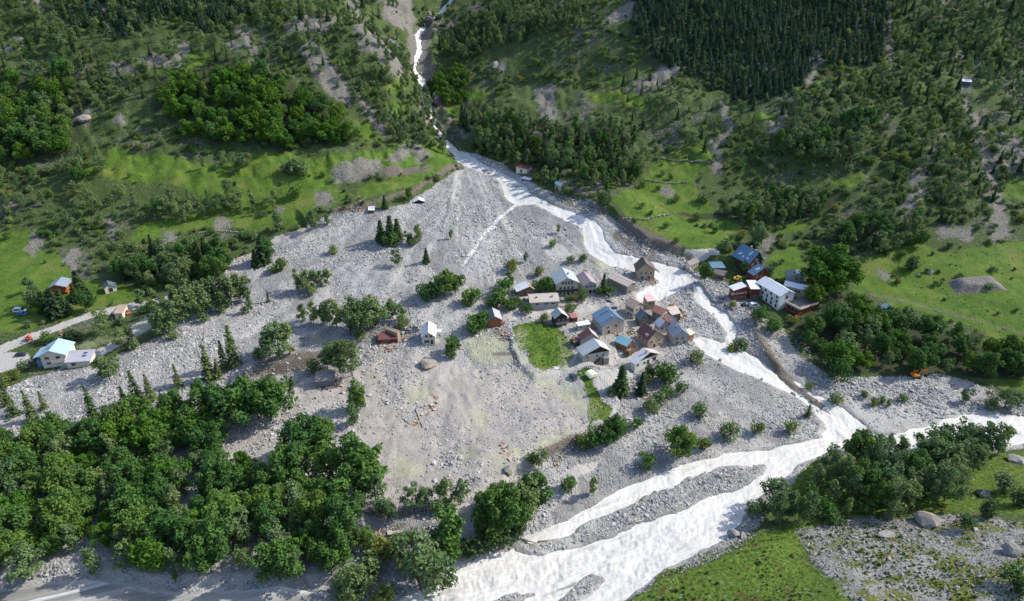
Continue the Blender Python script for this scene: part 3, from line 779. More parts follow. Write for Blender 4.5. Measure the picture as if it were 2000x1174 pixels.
M['red_bright'] = mat_roof('roof_faded_red', (0.30, 0.12, 0.105), (0.38, 0.18, 0.16), 0.1)
M['grey_blue'] = mat_roof('roof_grey_blue', (0.20, 0.245, 0.30), (0.27, 0.315, 0.37), 0.0)
M['dark_slate'] = mat_roof('roof_dark_slate', (0.075, 0.095, 0.10), (0.115, 0.135, 0.14), 0.0, pitch=0.7)
M['p_beige'] = mat_plaster('plaster_beige', (0.47, 0.42, 0.35), (0.40, 0.35, 0.285))
M['p_tan'] = mat_plaster('plaster_tan', (0.40, 0.315, 0.225), (0.34, 0.265, 0.185))
M['p_white'] = mat_plaster('plaster_white', (0.64, 0.63, 0.59), (0.54, 0.53, 0.49))
M['p_cream'] = mat_plaster('plaster_cream', (0.63, 0.57, 0.44), (0.56, 0.50, 0.385))
M['p_grey'] = mat_plaster('plaster_grey', (0.40, 0.39, 0.36), (0.33, 0.32, 0.295))
M['stone'] = mat_stone('stone_wall', (0.20, 0.185, 0.16), (0.34, 0.315, 0.275))
M['dark_stone'] = mat_stone('dark_stone_wall', (0.10, 0.095, 0.085), (0.17, 0.16, 0.145))
M['orange_wood'] = mat_boards('orange_boards', (0.33, 0.095, 0.022), (0.42, 0.135, 0.035))
M['red_wood'] = mat_boards('red_boards', (0.165, 0.036, 0.022), (0.22, 0.052, 0.031))
M['dark_wood'] = mat_boards('dark_boards', (0.035, 0.026, 0.021), (0.060, 0.045, 0.036))
M['brown_wood'] = mat_boards('brown_boards', (0.13, 0.078, 0.045), (0.19, 0.12, 0.07))
M['grey_wood'] = mat_boards('weathered_boards', (0.20, 0.185, 0.18), (0.30, 0.275, 0.265))
M['glass'] = mat_plain('window_glass', (0.012, 0.015, 0.018), (0.03, 0.034, 0.038), 0.7, 0.12, 0.5, 0)
M['frame'] = mat_plain('window_frame', (0.36, 0.33, 0.28), (0.44, 0.41, 0.35), 3, 0.7, 0.3, 0)
M['white_frame'] = mat_plain('white_frame', (0.62, 0.61, 0.58), (0.70, 0.69, 0.66), 3, 0.7, 0.3, 0)
M['blue_paint'] = mat_plain('blue_paint', (0.12, 0.19, 0.30), (0.17, 0.25, 0.37), 3, 0.7, 0.3, 0)
M['green_paint'] = mat_plain('green_paint', (0.13, 0.20, 0.14), (0.18, 0.25, 0.18), 3, 0.7, 0.3, 0)
M['brick'] = mat_plaster('chimney_render', (0.34, 0.27, 0.22), (0.25, 0.20, 0.17))
M['metal_dark'] = mat_plain('dark_metal', (0.03, 0.03, 0.032), (0.06, 0.06, 0.062), 3, 0.5, 0.4, 0)
M['bark'] = mat_plain('bark', (0.075, 0.06, 0.048), (0.15, 0.13, 0.11), 2.0, 0.95, 0.1, 0.4)
M['birch_bark'] = mat_plain('pale_bark', (0.20, 0.19, 0.17), (0.34, 0.33, 0.30), 2.0, 0.95, 0.1, 0.3)
M['log'] = mat_plain('stripped_log', (0.36, 0.29, 0.21), (0.50, 0.43, 0.33), 1.5, 0.9, 0.1, 0.3)

def mat_rock(name, lo, hi, lichen=None, scale=1.2):
    m = NT(name); v = m.obj(); oi = m.n('ShaderNodeObjectInfo')
    col = m.mix(oi.outputs['Random'], lo, hi)
    n = m.noise(scale, 5, 0.65, v)
    col = m.mix(m.step(n, 0.4, 0.75, 0, 0.45), col, tuple(x * 0.62 for x in lo))
    if lichen: col = m.mix(m.step(m.noise(scale * 2.3, 3, 0.6, v), 0.58, 0.70, 0, 0.6), col, lichen)
    return m.done(col, 0.92, m.bump(m.noise(scale * 4, 4, 0.65, v), 0.45, 0.1), 0.15)
M['granite'] = mat_rock('pale_granite', (0.185, 0.182, 0.172), (0.48, 0.47, 0.44))
M['talus'] = mat_rock('talus_rock', (0.17, 0.162, 0.145), (0.34, 0.325, 0.295), (0.13, 0.13, 0.085))
M['dark_rock'] = mat_rock('dark_rock', (0.085, 0.08, 0.075), (0.13, 0.122, 0.112), (0.06, 0.07, 0.035))
M['brown_rock'] = mat_rock('brown_rock', (0.24, 0.21, 0.175), (0.29, 0.26, 0.22), (0.14, 0.13, 0.10))

def rock_mesh(name, seed, mat, sub=1, flat=0.7, jag=0.35):
    r_ = random.Random(seed)
    bm = bmesh.new(); bmesh.ops.create_icosphere(bm, subdivisions=sub, radius=1.0)
    off = Vector((r_.uniform(-9, 9), r_.uniform(-9, 9), r_.uniform(-9, 9)))
    planes = [(Vector((r_.gauss(0, 1), r_.gauss(0, 1), r_.gauss(0, 1))).normalized(), r_.uniform(0.5, 0.85)) for _ in range(7)]
    from mathutils import noise as mn
    sx, sy = r_.uniform(0.8, 1.25), r_.uniform(0.7, 1.1)
    for v in bm.verts:
        p = v.co.copy()
        for n_, d in planes:
            k = p.dot(n_)
            if k > d: p -= n_ * (k - d)
        p *= 1 + jag * mn.noise(p * 1.4 + off)
        v.co = Vector((p.x * sx, p.y * sy, p.z * flat))
    me = bm_done(bm, name); me.materials.append(mat)
    return me

# ------------------------------------------------------------------ scattered stuff through geometry nodes
def source_collection(name, meshes):
    c = bpy.data.collections.new(name)
    for i, me in enumerate(meshes):
        o = bpy.data.objects.new('%s_%02d' % (name, i), me); c.objects.link(o)
    return c

def scatter(name, pts, rot, scl, pick, coll, **props):
    n = len(pts)
    me = bpy.data.meshes.new(name); me.vertices.add(n)
    me.vertices.foreach_set('co', np.asarray(pts, np.float32).ravel())
    for nm, arr in (('rot', rot), ('scl', scl)):
        a_ = me.attributes.new(nm, 'FLOAT_VECTOR', 'POINT'); a_.data.foreach_set('vector', np.asarray(arr, np.float32).ravel())
    a_ = me.attributes.new('pick', 'INT', 'POINT'); a_.data.foreach_set('value', np.asarray(pick, np.int32))
    o = link(name, me, **props)
    g = bpy.data.node_groups.new(name, 'GeometryNodeTree')
    g.interface.new_socket('Geometry', in_out='INPUT', socket_type='NodeSocketGeometry')
    g.interface.new_socket('Geometry', in_out='OUTPUT', socket_type='NodeSocketGeometry')
    N = g.nodes.new; L = g.links.new
    gi, go = N('NodeGroupInput'), N('NodeGroupOutput')
    ci = N('GeometryNodeCollectionInfo'); ci.inputs['Collection'].default_value = coll
    ci.inputs['Separate Children'].default_value = True; ci.inputs['Reset Children'].default_value = True
    ip = N('GeometryNodeInstanceOnPoints'); ip.inputs['Pick Instance'].default_value = True
    def na(nm, ty):
        q = N('GeometryNodeInputNamedAttribute'); q.data_type = ty; q.inputs['Name'].default_value = nm; return q.outputs[0]
    e2r = N('FunctionNodeEulerToRotation')
    L(gi.outputs[0], ip.inputs['Points']); L(ci.outputs[0], ip.inputs['Instance'])
    L(na('pick', 'INT'), ip.inputs['Instance Index']); L(na('rot', 'FLOAT_VECTOR'), e2r.inputs[0]); L(e2r.outputs[0], ip.inputs['Rotation'])
    L(na('scl', 'FLOAT_VECTOR'), ip.inputs['Scale']); L(ip.outputs[0], go.inputs[0])
    md = o.modifiers.new('scatter', 'NODES'); md.node_group = g
    return o

def region_bounds(poly, fill):
    P_ = WP(poly); return P_[:, 0].min(), P_[:, 0].max(), P_[:, 1].min(), P_[:, 1].max()

def clear_of_houses(x, y, extra=0.0):
    ok = np.ones(len(x), bool)
    for fx, fy, r_ in FOOT: ok &= (x - fx) ** 2 + (y - fy) ** 2 > (r_ + extra) ** 2
    return ok

# ------------------------------------------------------------------ tree kit: crowns of leaf sprays, trunks with limbs
def leaf_mat(name, dark, light, hue=0.45):
    m = NT(name); oi = m.n('ShaderNodeObjectInfo')
    at_ = m.n('ShaderNodeAttribute', attribute_name='tone')
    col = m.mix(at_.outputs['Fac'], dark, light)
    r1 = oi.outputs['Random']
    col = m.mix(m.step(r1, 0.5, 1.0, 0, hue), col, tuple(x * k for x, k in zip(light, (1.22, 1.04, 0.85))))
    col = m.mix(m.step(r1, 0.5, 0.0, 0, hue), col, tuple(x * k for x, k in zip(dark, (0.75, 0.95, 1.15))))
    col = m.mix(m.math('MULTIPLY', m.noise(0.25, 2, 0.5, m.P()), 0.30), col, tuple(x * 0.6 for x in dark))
    tr = m.n('ShaderNodeBsdfTranslucent'); m.set(tr.inputs[0], col)
    mx = m.n('ShaderNodeMixShader'); mx.inputs[0].default_value = 0.34
    m.t.links.new(m.bsdf.outputs[0], mx.inputs[1]); m.t.links.new(tr.outputs[0], mx.inputs[2]); m.t.links.new(mx.outputs[0], m.out.inputs[0])
    return m.done(col, 0.7, None, 0.2)
M['leaf_green'] = leaf_mat('leaves_green', (0.052, 0.126, 0.028), (0.153, 0.275, 0.055))
M['leaf_fresh'] = leaf_mat('leaves_fresh', (0.059, 0.147, 0.015), (0.137, 0.264, 0.031))
M['leaf_grey'] = leaf_mat('leaves_grey_green', (0.094, 0.161, 0.057), (0.241, 0.336, 0.130))
M['leaf_olive'] = leaf_mat('leaves_olive', (0.117, 0.161, 0.037), (0.253, 0.312, 0.077))
M['needle'] = leaf_mat('needles_dark', (0.035, 0.074, 0.031), (0.100, 0.169, 0.057))
M['needle_forest'] = leaf_mat('needles_forest', (0.035, 0.080, 0.051), (0.100, 0.175, 0.090))
M['larch'] = leaf_mat('needles_larch', (0.070, 0.117, 0.042), (0.167, 0.228, 0.078))

def leaf_mesh(name, C, Nn, size, tone, mat, asp=1.5, rng=None):
    """diamond-shaped sprays at C (n,3), facing Nn"""
    n = len(C)
    t1 = np.cross(Nn, rng.normal(size=(n, 3))); t1 /= np.linalg.norm(t1, axis=1, keepdims=True) + 1e-9
    t2 = np.cross(Nn, t1)
    s = size[:, None]
    b = Nn * s * 0.25
    V = np.stack([C - t1 * s * asp * .5 - b, C + t2 * s * .5, C + t1 * s * asp * .5 - b, C - t2 * s * .5], 1).reshape(-1, 3)
    F = np.arange(4 * n).reshape(n, 4)
    me = mesh_np(name, V, F, None, None, False)
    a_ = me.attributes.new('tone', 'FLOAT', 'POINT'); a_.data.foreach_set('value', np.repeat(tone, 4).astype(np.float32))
    me.materials.append(mat)
    return me

def unit(v): return v / (np.linalg.norm(v, axis=1, keepdims=True) + 1e-9)

def crown_round(name, seed, mat, n=2200, width=0.42, base=0.20, leaf=0.045, lobes=22, gap=0.0):
    """height 1, made of boughs that reach up and out, each a loose plume of leaf sprays"""
    g = np.random.default_rng(seed); k = lobes
    th = g.uniform(0, 2 * np.pi, k) + np.linspace(0, 9, k); zz = np.linspace(base + 0.10, 0.86, k) + g.normal(0, .05, k)
    lop = 1 + 0.22 * np.cos(th - g.uniform(0, 6.28))                   # lopsided
    prof = np.sin(np.clip((zz - base) / (1.04 - base), 0.02, 1) ** 0.75 * np.pi) ** 0.65
    rad = width * prof * g.uniform(0.30, 0.86, k) * lop
    ctr = np.stack([rad * np.cos(th), rad * np.sin(th), zz], 1)
    ax = unit(ctr - np.array([0, 0, base + .15]) + np.array([0, 0, .12]))
    lr = width * g.uniform(0.22, 0.46, k) * (0.55 + 0.5 * prof)
    pick = g.choice(k, n, p=lr ** 2 / (lr ** 2).sum())
    d = unit(g.normal(size=(n, 3))); d[:, 2] = np.where(d[:, 2] < -0.45, -d[:, 2], d[:, 2])
    off = d * (lr[pick] * g.uniform(0.45, 1.12, n) ** 0.6)[:, None]
    along = (off * ax[pick]).sum(1, keepdims=True)
    off = off + ax[pick] * along * 0.55
    C = ctr[pick] + off
    if gap:
        keep_ = fbm(C[:, 0] * 11 + seed, C[:, 2] * 11 + C[:, 1] * 9, 1.0, 2, seed) > -gap
        C, d, pick = C[keep_], d[keep_], pick[keep_]
    Nn = unit(d + g.normal(0, 0.6, d.shape) + np.array([0, 0, 0.25]))
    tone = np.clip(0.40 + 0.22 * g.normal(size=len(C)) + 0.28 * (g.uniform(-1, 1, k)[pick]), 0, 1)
    return leaf_mesh(name, C, Nn, leaf * g.uniform(0.5, 1.4, len(C)), tone, mat, 1.6, g)

def crown_birch(name, seed, mat, n=800, width=0.22, base=0.12, leaf=0.045):
    g = np.random.default_rng(seed); k = 16
    zz = np.linspace(base + .06, .9, k) + g.normal(0, .02, k); th = g.uniform(0, 6.28, k)
    prof = np.sin(np.clip((zz - base + .1) / (1.16 - base), 0, 1) * np.pi) ** 0.8
    rad = width * prof * g.uniform(0.2, 0.75, k); lr = width * g.uniform(0.3, 0.55, k) * (0.45 + .6 * prof)
    pick = g.choice(k, n, p=lr ** 2 / (lr ** 2).sum())
    d = unit(g.normal(size=(n, 3)))
    C = np.stack([rad[pick] * np.cos(th[pick]), rad[pick] * np.sin(th[pick]), zz[pick]], 1) + d * (lr[pick] * g.uniform(0.4, 1.1, n))[:, None] * np.array([1, 1, 1.15])
    C[:, 0] += 0.03 * np.sin(C[:, 2] * 5 + seed)
    Nn = unit(d + g.normal(0, 0.8, d.shape) + np.array([0, 0, 0.2]))
    tone = np.clip(0.45 + .25 * g.normal(size=n) + .2 * g.uniform(-1, 1, k)[pick], 0, 1)
    return leaf_mesh(name, C, Nn, leaf * g.uniform(0.6, 1.4, n), tone, mat, 1.5, g)

def crown_conifer(name, seed, mat, n=900, width=0.17, leaf=0.05, tiers=15, sparse=1.0):
    g = np.random.default_rng(seed); Cs, Ns, Ts = [], [], []
    for i in range(tiers):
        f = i / (tiers - 1); z = 0.10 + 0.88 * f; r_ = width * (1.02 - f) ** 0.85 * g.uniform(0.85, 1.12)
        nb = max(4, int(9 - 4 * f)); ph = g.uniform(0, 6.28)
        for b_ in range(nb):
            if g.uniform() > sparse: continue
            a_ = ph + b_ * 6.283 / nb + g.normal(0, .15); L_ = r_ * g.uniform(0.75, 1.12)
            m_ = max(3, int(n / (tiers * 7) * (1.3 - .7 * f)))
            t_ = g.uniform(0.12, 1.0, m_) ** 0.8
            C = np.stack([np.cos(a_) * L_ * t_, np.sin(a_) * L_ * t_, z - 0.35 * L_ * t_ ** 1.5 + 0.01 * g.normal(size=m_)], 1)
            C[:, :2] += g.normal(0, .014, (m_, 2))
            Cs.append(C); Ns.append(unit(np.stack([np.cos(a_) * .5 * np.ones(m_), np.sin(a_) * .5 * np.ones(m_), np.ones(m_)], 1) + g.normal(0, .45, (m_, 3))))
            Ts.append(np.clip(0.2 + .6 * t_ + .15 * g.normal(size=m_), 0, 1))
    tip = np.stack([np.zeros(8), np.zeros(8), np.linspace(.93, 1.0, 8)], 1)
    Cs.append(tip); Ns.append(unit(g.normal(size=(8, 3)))); Ts.append(np.full(8, .5))
    C, Nn, T_ = np.concatenate(Cs), np.concatenate(Ns), np.concatenate(Ts)
    return leaf_mesh(name, C, Nn, leaf * g.uniform(.6, 1.25, len(C)), T_, mat, 1.8, g)

def crown_bush(name, seed, mat, n=420, leaf=0.09):
    g = np.random.default_rng(seed); k = 8
    th = g.uniform(0, 6.28, k); rad = g.uniform(0.06, 0.32, k); zz = g.uniform(0.25, 0.66, k); lr = g.uniform(0.22, 0.34, k)
    pick = g.integers(0, k, n); d = unit(g.normal(size=(n, 3)))
    C = np.stack([rad[pick] * np.cos(th[pick]), rad[pick] * np.sin(th[pick]), zz[pick]], 1) + d * (lr[pick] * g.uniform(.6, 1.08, n))[:, None]
    C[:, 2] = np.abs(C[:, 2]) + 0.02
    Nn = unit(d + g.normal(0, .6, d.shape) + np.array([0, 0, .3]))
    tone = np.clip(.45 + .25 * g.normal(size=n) + .2 * g.uniform(-1, 1, k)[pick], 0, 1)
    return leaf_mesh(name, C, Nn, leaf * g.uniform(.6, 1.35, n), tone, mat, 1.4, g)

def trunk_mesh(name, seed, mat, top=0.75, r=0.017, limbs=6, spread=0.22, wob=0.02):
    r_ = random.Random(seed); bm = bmesh.new()
    pts = [Vector((wob * r_.uniform(-1, 1) * min(1, i), wob * r_.uniform(-1, 1) * min(1, i), top * i / 4 - (0.04 if i == 0 else 0))) for i in range(5)]
    for i in range(4): bm_cyl(bm, pts[i], pts[i + 1], r * (1.15 - .23 * i), r * (1.15 - .23 * (i + 1)), 6)
    for k in range(limbs):
        f = r_.uniform(.3, .9); i = min(3, int(f * 4)); p = pts[i].lerp(pts[i + 1], f * 4 - i)
        a_ = k * 2.4 + r_.uniform(-.4, .4); L_ = spread * r_.uniform(.6, 1.1) * (1.15 - f)
        bm_cyl(bm, p, p + Vector((math.cos(a_) * L_, math.sin(a_) * L_, L_ * r_.uniform(.5, .9))), r * .45, r * .14, 5)
    me = bm_done(bm, name, True); me.materials.append(mat)
    return me

def bush_stems(name, seed, mat):
    r_ = random.Random(seed); bm = bmesh.new()
    for k in range(6):
        a_ = k * 1.05 + r_.uniform(-.3, .3); L_ = r_.uniform(.3, .55)
        bm_cyl(bm, (0.05 * math.cos(a_), .05 * math.sin(a_), -.05), (L_ * math.cos(a_), L_ * math.sin(a_), r_.uniform(.35, .7)), .022, .008, 5)
    me = bm_done(bm, name, True); me.materials.append(mat)
    return me

KIT = {}       # kind -> list of (crown mesh, trunk mesh)
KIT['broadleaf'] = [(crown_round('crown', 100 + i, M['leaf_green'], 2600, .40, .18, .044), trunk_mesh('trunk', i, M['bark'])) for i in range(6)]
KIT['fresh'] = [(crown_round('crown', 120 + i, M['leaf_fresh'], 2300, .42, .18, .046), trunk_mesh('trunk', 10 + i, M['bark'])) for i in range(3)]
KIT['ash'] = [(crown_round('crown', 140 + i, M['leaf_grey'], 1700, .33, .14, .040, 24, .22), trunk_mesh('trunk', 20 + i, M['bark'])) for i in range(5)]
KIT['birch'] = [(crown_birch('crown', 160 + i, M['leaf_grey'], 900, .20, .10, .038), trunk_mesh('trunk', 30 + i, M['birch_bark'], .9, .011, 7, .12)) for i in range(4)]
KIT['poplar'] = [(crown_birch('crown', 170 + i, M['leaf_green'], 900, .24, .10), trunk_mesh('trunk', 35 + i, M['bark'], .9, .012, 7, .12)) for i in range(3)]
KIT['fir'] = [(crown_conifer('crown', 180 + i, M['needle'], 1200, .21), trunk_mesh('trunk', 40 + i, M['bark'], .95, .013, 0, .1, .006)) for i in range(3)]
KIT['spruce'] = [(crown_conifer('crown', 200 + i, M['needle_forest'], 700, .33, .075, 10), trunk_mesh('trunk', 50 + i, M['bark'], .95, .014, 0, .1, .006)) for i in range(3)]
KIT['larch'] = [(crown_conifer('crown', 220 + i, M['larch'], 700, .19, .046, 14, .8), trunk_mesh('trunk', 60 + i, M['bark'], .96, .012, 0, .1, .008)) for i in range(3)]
KIT['bush'] = [(crown_bush('foliage', 240 + i, M['leaf_green']), bush_stems('stems', i, M['bark'])) for i in range(3)]
KIT['grey_bush'] = [(crown_bush('foliage', 250 + i, M['leaf_grey']), bush_stems('stems', 10 + i, M['bark'])) for i in range(3)]
KIT['olive_bush'] = [(crown_bush('foliage', 260 + i, M['leaf_olive']), bush_stems('stems', 20 + i, M['bark'])) for i in range(3)]
KIT['dark_bush'] = [(crown_bush('foliage', 270 + i, M['needle']), bush_stems('stems', 30 + i, M['bark'])) for i in range(2)]
KNAME = {'broadleaf': 'broadleaf_tree', 'fresh': 'broadleaf_tree', 'ash': 'broadleaf_tree', 'birch': 'birch_tree', 'poplar': 'poplar_tree', 'fir': 'fir_tree', 'spruce': 'spruce_tree', 'larch': 'larch_tree',
         'bush': 'bush', 'grey_bush': 'bush', 'olive_bush': 'bush', 'dark_bush': 'bush'}
# ------------------------------------------------------------------ buildings
WIN = {}
def window_meshes(w, h, frame, kind):
    k = (round(w, 2), round(h, 2), frame, kind)
    if k not in WIN:
        fm, pm = bmesh.new(), bmesh.new(); b = 0.12 if kind != 'door' else 0.1
        for x0, x1, z0, z1 in [(-w/2-b, w/2+b, h/2, h/2+b), (-w/2-b, w/2+b, -h/2-b, -h/2), (-w/2-b, -w/2, -h/2, h/2), (w/2, w/2+b, -h/2, h/2)]:
            bm_box(fm, x0, x1, -0.09, 0.03, z0, z1)
        if kind == 'window':
            bm_box(fm, -.03, .03, -.06, .02, -h/2, h/2)
        bm_box(pm, -w/2, w/2, -0.035, 0.02, -h/2, h/2)
        f = bm_done(fm, 'frame'); f.materials.append(M[frame])
        p = bm_done(pm, 'pane'); p.materials.append(M['glass'] if kind == 'window' else M['dark_wood'])
        WIN[k] = (f, p)
    return WIN[k]
SHUT = {}
def shutter_mesh(w, h, mat):
    k = (w, h, mat)
    if k not in SHUT:
        bm = bmesh.new(); bm_box(bm, -w/2, w/2, -.07, -.01, -h/2, h/2)
        for i in range(3): bm_box(bm, -w/2, w/2, -.09, -.07, -h/2 + h * (i + .15) / 3, -h/2 + h * (i + .3) / 3)
        me = bm_done(bm, 'shutter'); me.materials.append(M[mat]); SHUT[k] = me
    return SHUT[k]

def house(label, A, B, L=8.0, C=None, side='A', eave=4.0, rise=2.5, frac=0.5, ridge='y', wall='p_beige', roof='zinc', roof2=None, oh=0.45,
          wins=(), frame='frame', gable=None, chim=(), name='house', cat='house', back=None, tilt=0.0, extra=None, stone_base=None, group=None):
    """A, B: photo position of the eave corners of the end that faces the camera; C: the far eave corner next to A (or B)"""
    pts = [A, B] + ([C] if C else [])
    g = ground([p[0] for p in pts], [p[1] for p in pts], GH_FULL, eave)
    a, b = Vector(g[0][:2]), Vector(g[1][:2])
    ex = (b - a); W_ = ex.length; ex.normalize(); ey = Vector((-ex.y, ex.x))
    if ey.y < 0 and abs(ex.x) > .3: ey = -ey
    if C:
        cv = Vector(g[2][:2]) - (a if side == 'A' else b); wy = min(.85, 1.4 * cv.length / (cv.length + W_))
        ey = (ey * (1 - wy) + cv.normalized() * wy).normalized(); ex = Vector((ey.y, -ey.x))
        W_ = max(2.0, abs((b - a).dot(ex))); L = max(2.0, abs(cv.dot(ey)))
        if side == 'B': a = b - ex * W_
    rz = math.atan2(ex.y, ex.x)
    ctr = a + ex * (W_ / 2) + ey * (L / 2)
    zc = [gz(*(a + ex * (W_ * i) + ey * (L * j))) for i in (0, .5, 1) for j in (0, .5, 1)]
    base, low = sum(zc) / 9, min(zc)
    eo = g[:2, 2].mean() + eave - base                 # eave height above the mean ground
    FOOT.append((ctr.x, ctr.y, 0.5 * math.hypot(W_, L) + 0.3))
    t = thing(name, (ctr.x, ctr.y, base), rz, label, cat, group)
    if tilt: t.rotation_euler = (0, tilt, rz)
    x0, x1, y0, y1 = -W_/2 + oh, W_/2 - oh, -L/2 + oh, L/2 - oh
    zl = low - base - 0.8
    th = 0.16
    xr = -W_/2 + W_ * frac
    bm = bmesh.new()
    drop = lambda x: eo - 0.02                          # walls stop just under the roof
    if ridge == 'y':
        sl1, sl2 = rise / (W_ * frac), rise / (W_ * (1 - frac))
        bm_prism(bm, [(x0, zl), (x1, zl), (x1, eo + sl2 * oh - .03), (xr, eo + rise - .03), (x0, eo + sl1 * oh - .03)], 'y', y0, y1)
    elif ridge == 'x':
        s_ = rise / (L / 2)
        bm_prism(bm, [(y0, zl), (y1, zl), (y1, eo + s_ * oh - .03), (0, eo + rise - .03), (y0, eo + s_ * oh - .03)], 'x', x0, x1)
    elif ridge == 'shed':
        s_ = rise / L
        bm_prism(bm, [(y0, zl), (y1, zl), (y1, eo + s_ * (L - oh) - .03), (y0, eo + s_ * oh - .03)], 'x', x0, x1)
    elif ridge == 'hip':
        bm_box(bm, x0, x1, y0, y1, zl, eo)
    me = bm_done(bm, 'wall'); me.materials.append(M[wall]); wl = link('wall', me, None, t)
    if gable and ridge == 'y':                          # timber gable
        bm = bmesh.new(); g0 = eo + 0.1
        bm_prism(bm, [(x0 + .02, g0), (x1 - .02, g0), (x1 - .02, eo + sl2 * oh - .06), (xr, eo + rise - .08), (x0 + .02, eo + sl1 * oh - .06)], 'y', y0 - .05, y0 + .05)
        me = bm_done(bm, 'gable_boards'); me.materials.append(M[gable]); link('gable_boards', me, None, t)
    roofs = []
    def slab(pts, axis, a0, a1, mat):
        bm = bmesh.new(); bm_prism(bm, pts, axis, a0, a1)
        me = bm_done(bm, 'roof_slope'); me.materials.append(M[mat]); o = link('roof_slope', me, None, t); roofs.append(o); return o
    if ridge == 'y':
        slab([(-W_/2, eo), (xr, eo + rise), (xr, eo + rise + th), (-W_/2, eo + th)], 'y', -L/2, L/2, roof)
        slab([(W_/2, eo), (W_/2, eo + th), (xr + .004, eo + rise + th), (xr + .004, eo + rise)], 'y', -L/2, L/2, roof2 or roof)
        bm = bmesh.new(); bm_prism(bm, [(xr - .18, eo + rise + th - .06), (xr, eo + rise + th + .05), (xr + .18, eo + rise + th - .06)], 'y', -L/2 - .02, L/2 + .02)
        me = bm_done(bm, 'ridge_cap'); me.materials.append(M[roof2 or roof]); link('ridge_cap', me, None, roofs[0])
    elif ridge == 'x':
        slab([(-L/2, eo), (0, eo + rise), (0, eo + rise + th), (-L/2, eo + th)], 'x', -W_/2, W_/2, roof)
        slab([(L/2, eo), (L/2, eo + th), (.004, eo + rise + th), (.004, eo + rise)], 'x', -W_/2, W_/2, roof2 or roof)
    elif ridge == 'shed':
        slab([(-L/2, eo), (L/2, eo + rise), (L/2, eo + rise + th), (-L/2, eo + th)], 'x', -W_/2, W_/2, roof)
    elif ridge == 'hip':
        bm = bmesh.new(); h_ = min(W_, L) / 2
        v = [bm.verts.new(p) for p in [(-W_/2, -L/2, eo), (W_/2, -L/2, eo), (W_/2, L/2, eo), (-W_/2, L/2, eo), (-W_/2 + h_, -L/2 + h_, eo + rise), (W_/2 - h_ + .05, L/2 - h_, eo + rise)]]
        for f in [(0, 1, 5, 4), (1, 2, 5), (2, 3, 4, 5), (3, 0, 4), (3, 2, 1, 0)]: bm.faces.new([v[i] for i in f])
        me = bm_done(bm, 'roof'); me.materials.append(M[roof]); roofs.append(link('roof', me, None, t))
    for (face, us, dz, w, h, *opt) in wins:
        kind = 'door' if 'door' in opt else 'window'
        fm, pm = window_meshes(w, h, 'white_frame' if 'white' in opt else frame, kind)
        for u_ in us:
            o = bpy.data.objects.new(kind, fm); COL.objects.link(o); o.parent = t
            if face == 'f': o.location = (x0 + (x1 - x0) * u_, y0, eo + dz)
            elif face == 'l': o.location = (x0, y0 + (y1 - y0) * u_, eo + dz); o.rotation_euler = (0, 0, -math.pi / 2)
            else: o.location = (x1, y0 + (y1 - y0) * u_, eo + dz); o.rotation_euler = (0, 0, math.pi / 2)
            p = bpy.data.objects.new('pane' if kind == 'window' else 'panel', pm); COL.objects.link(p); p.parent = o
            for s_ in [q[5:] for q in opt if q.startswith('shut_')]:
                for sg in (-1, 1):
                    q = bpy.data.objects.new('shutter', shutter_mesh(w * .5, h, s_)); COL.objects.link(q); q.parent = o; q.location = (sg * (w * .75 + .1), 0, 0)
    for (side_, f_, y_, hh) in chim:                    # which slope, how far up it, along the ridge, height
        if ridge == 'y':
            x_ = (-W_/2 + (xr + W_/2) * f_) if side_ == 0 else (W_/2 - (W_/2 - xr) * f_); yy = -L/2 + L * y_
        else:
            x_ = -W_/2 + W_ * y_; yy = (-L/2 + L/2 * f_) if ridge == 'x' else (-L/2 + L * f_)
        zz = eo + rise * f_
        bm = bmesh.new(); bm_box(bm, x_ - .3, x_ + .3, yy - .3, yy + .3, zz - .2, zz + hh); bm_box(bm, x_ - .37, x_ + .37, yy - .37, yy + .37, zz + hh, zz + hh + .12)
        me = bm_done(bm, 'chimney'); me.materials.append(M['brick']); link('chimney', me, None, roofs[min(side_, len(roofs) - 1)])
    info = dict(t=t, W=W_, L=L, eo=eo, x0=x0, x1=x1, y0=y0, y1=y1, zl=zl, roofs=roofs, xr=xr)
    if extra: extra(info)
    return info

def add_part(info, name, mat, fn, bevel=0.0, parent=None):
    bm = bmesh.new(); fn(bm); me = bm_done(bm, name, False, bevel); me.materials.append(M[mat] if isinstance(mat, str) else mat)
    return link(name, me, None, parent or info['t'])

def skylights(spots, mat='white_frame'):
    """panes lying in the left slope: (fraction up, fraction along)"""
    def fn(i):
        rise = None
        W2, L = i['W'] / 2, i['L']; r_ = i['roofs'][0]
        zs = [v.co.z for v in r_.data.vertices]; z0_, z1_ = i['eo'], max(zs) - .16
        ang = math.atan2(z1_ - z0_, i['xr'] + W2)
        for (f_, y_) in spots:
            bm = bmesh.new(); bm_box(bm, -.55, .55, -.4, .4, 0, .06); me = bm_done(bm, 'skylight'); me.materials.append(M[mat])
            o = link('skylight', me, None, r_); o.location = (-W2 + (i['xr'] + W2) * f_, -L/2 + L * y_, z0_ + (z1_ - z0_) * f_ + .17); o.rotation_euler = (0, -ang, 0)
    return fn

def balcony(face, u0, u1, dz, depth=1.3, mat='brown_wood'):
    def fn(i):
        def geo(bm):
            a_, b_ = (i['x0'] + (i['x1'] - i['x0']) * u0, i['x0'] + (i['x1'] - i['x0']) * u1)
            z = i['eo'] + dz; y = i['y0']
            bm_box(bm, a_, b_, y - depth, y - .004, z - .12, z)
            bm_box(bm, a_, b_, y - depth - .05, y - depth, z + .1, z + .95)
            for s_ in (a_, b_ - .05): bm_box(bm, s_, s_ + .05, y - depth, y - .05, z + .1, z + .95)
        add_part(i, 'balcony', mat, geo)
    return fn

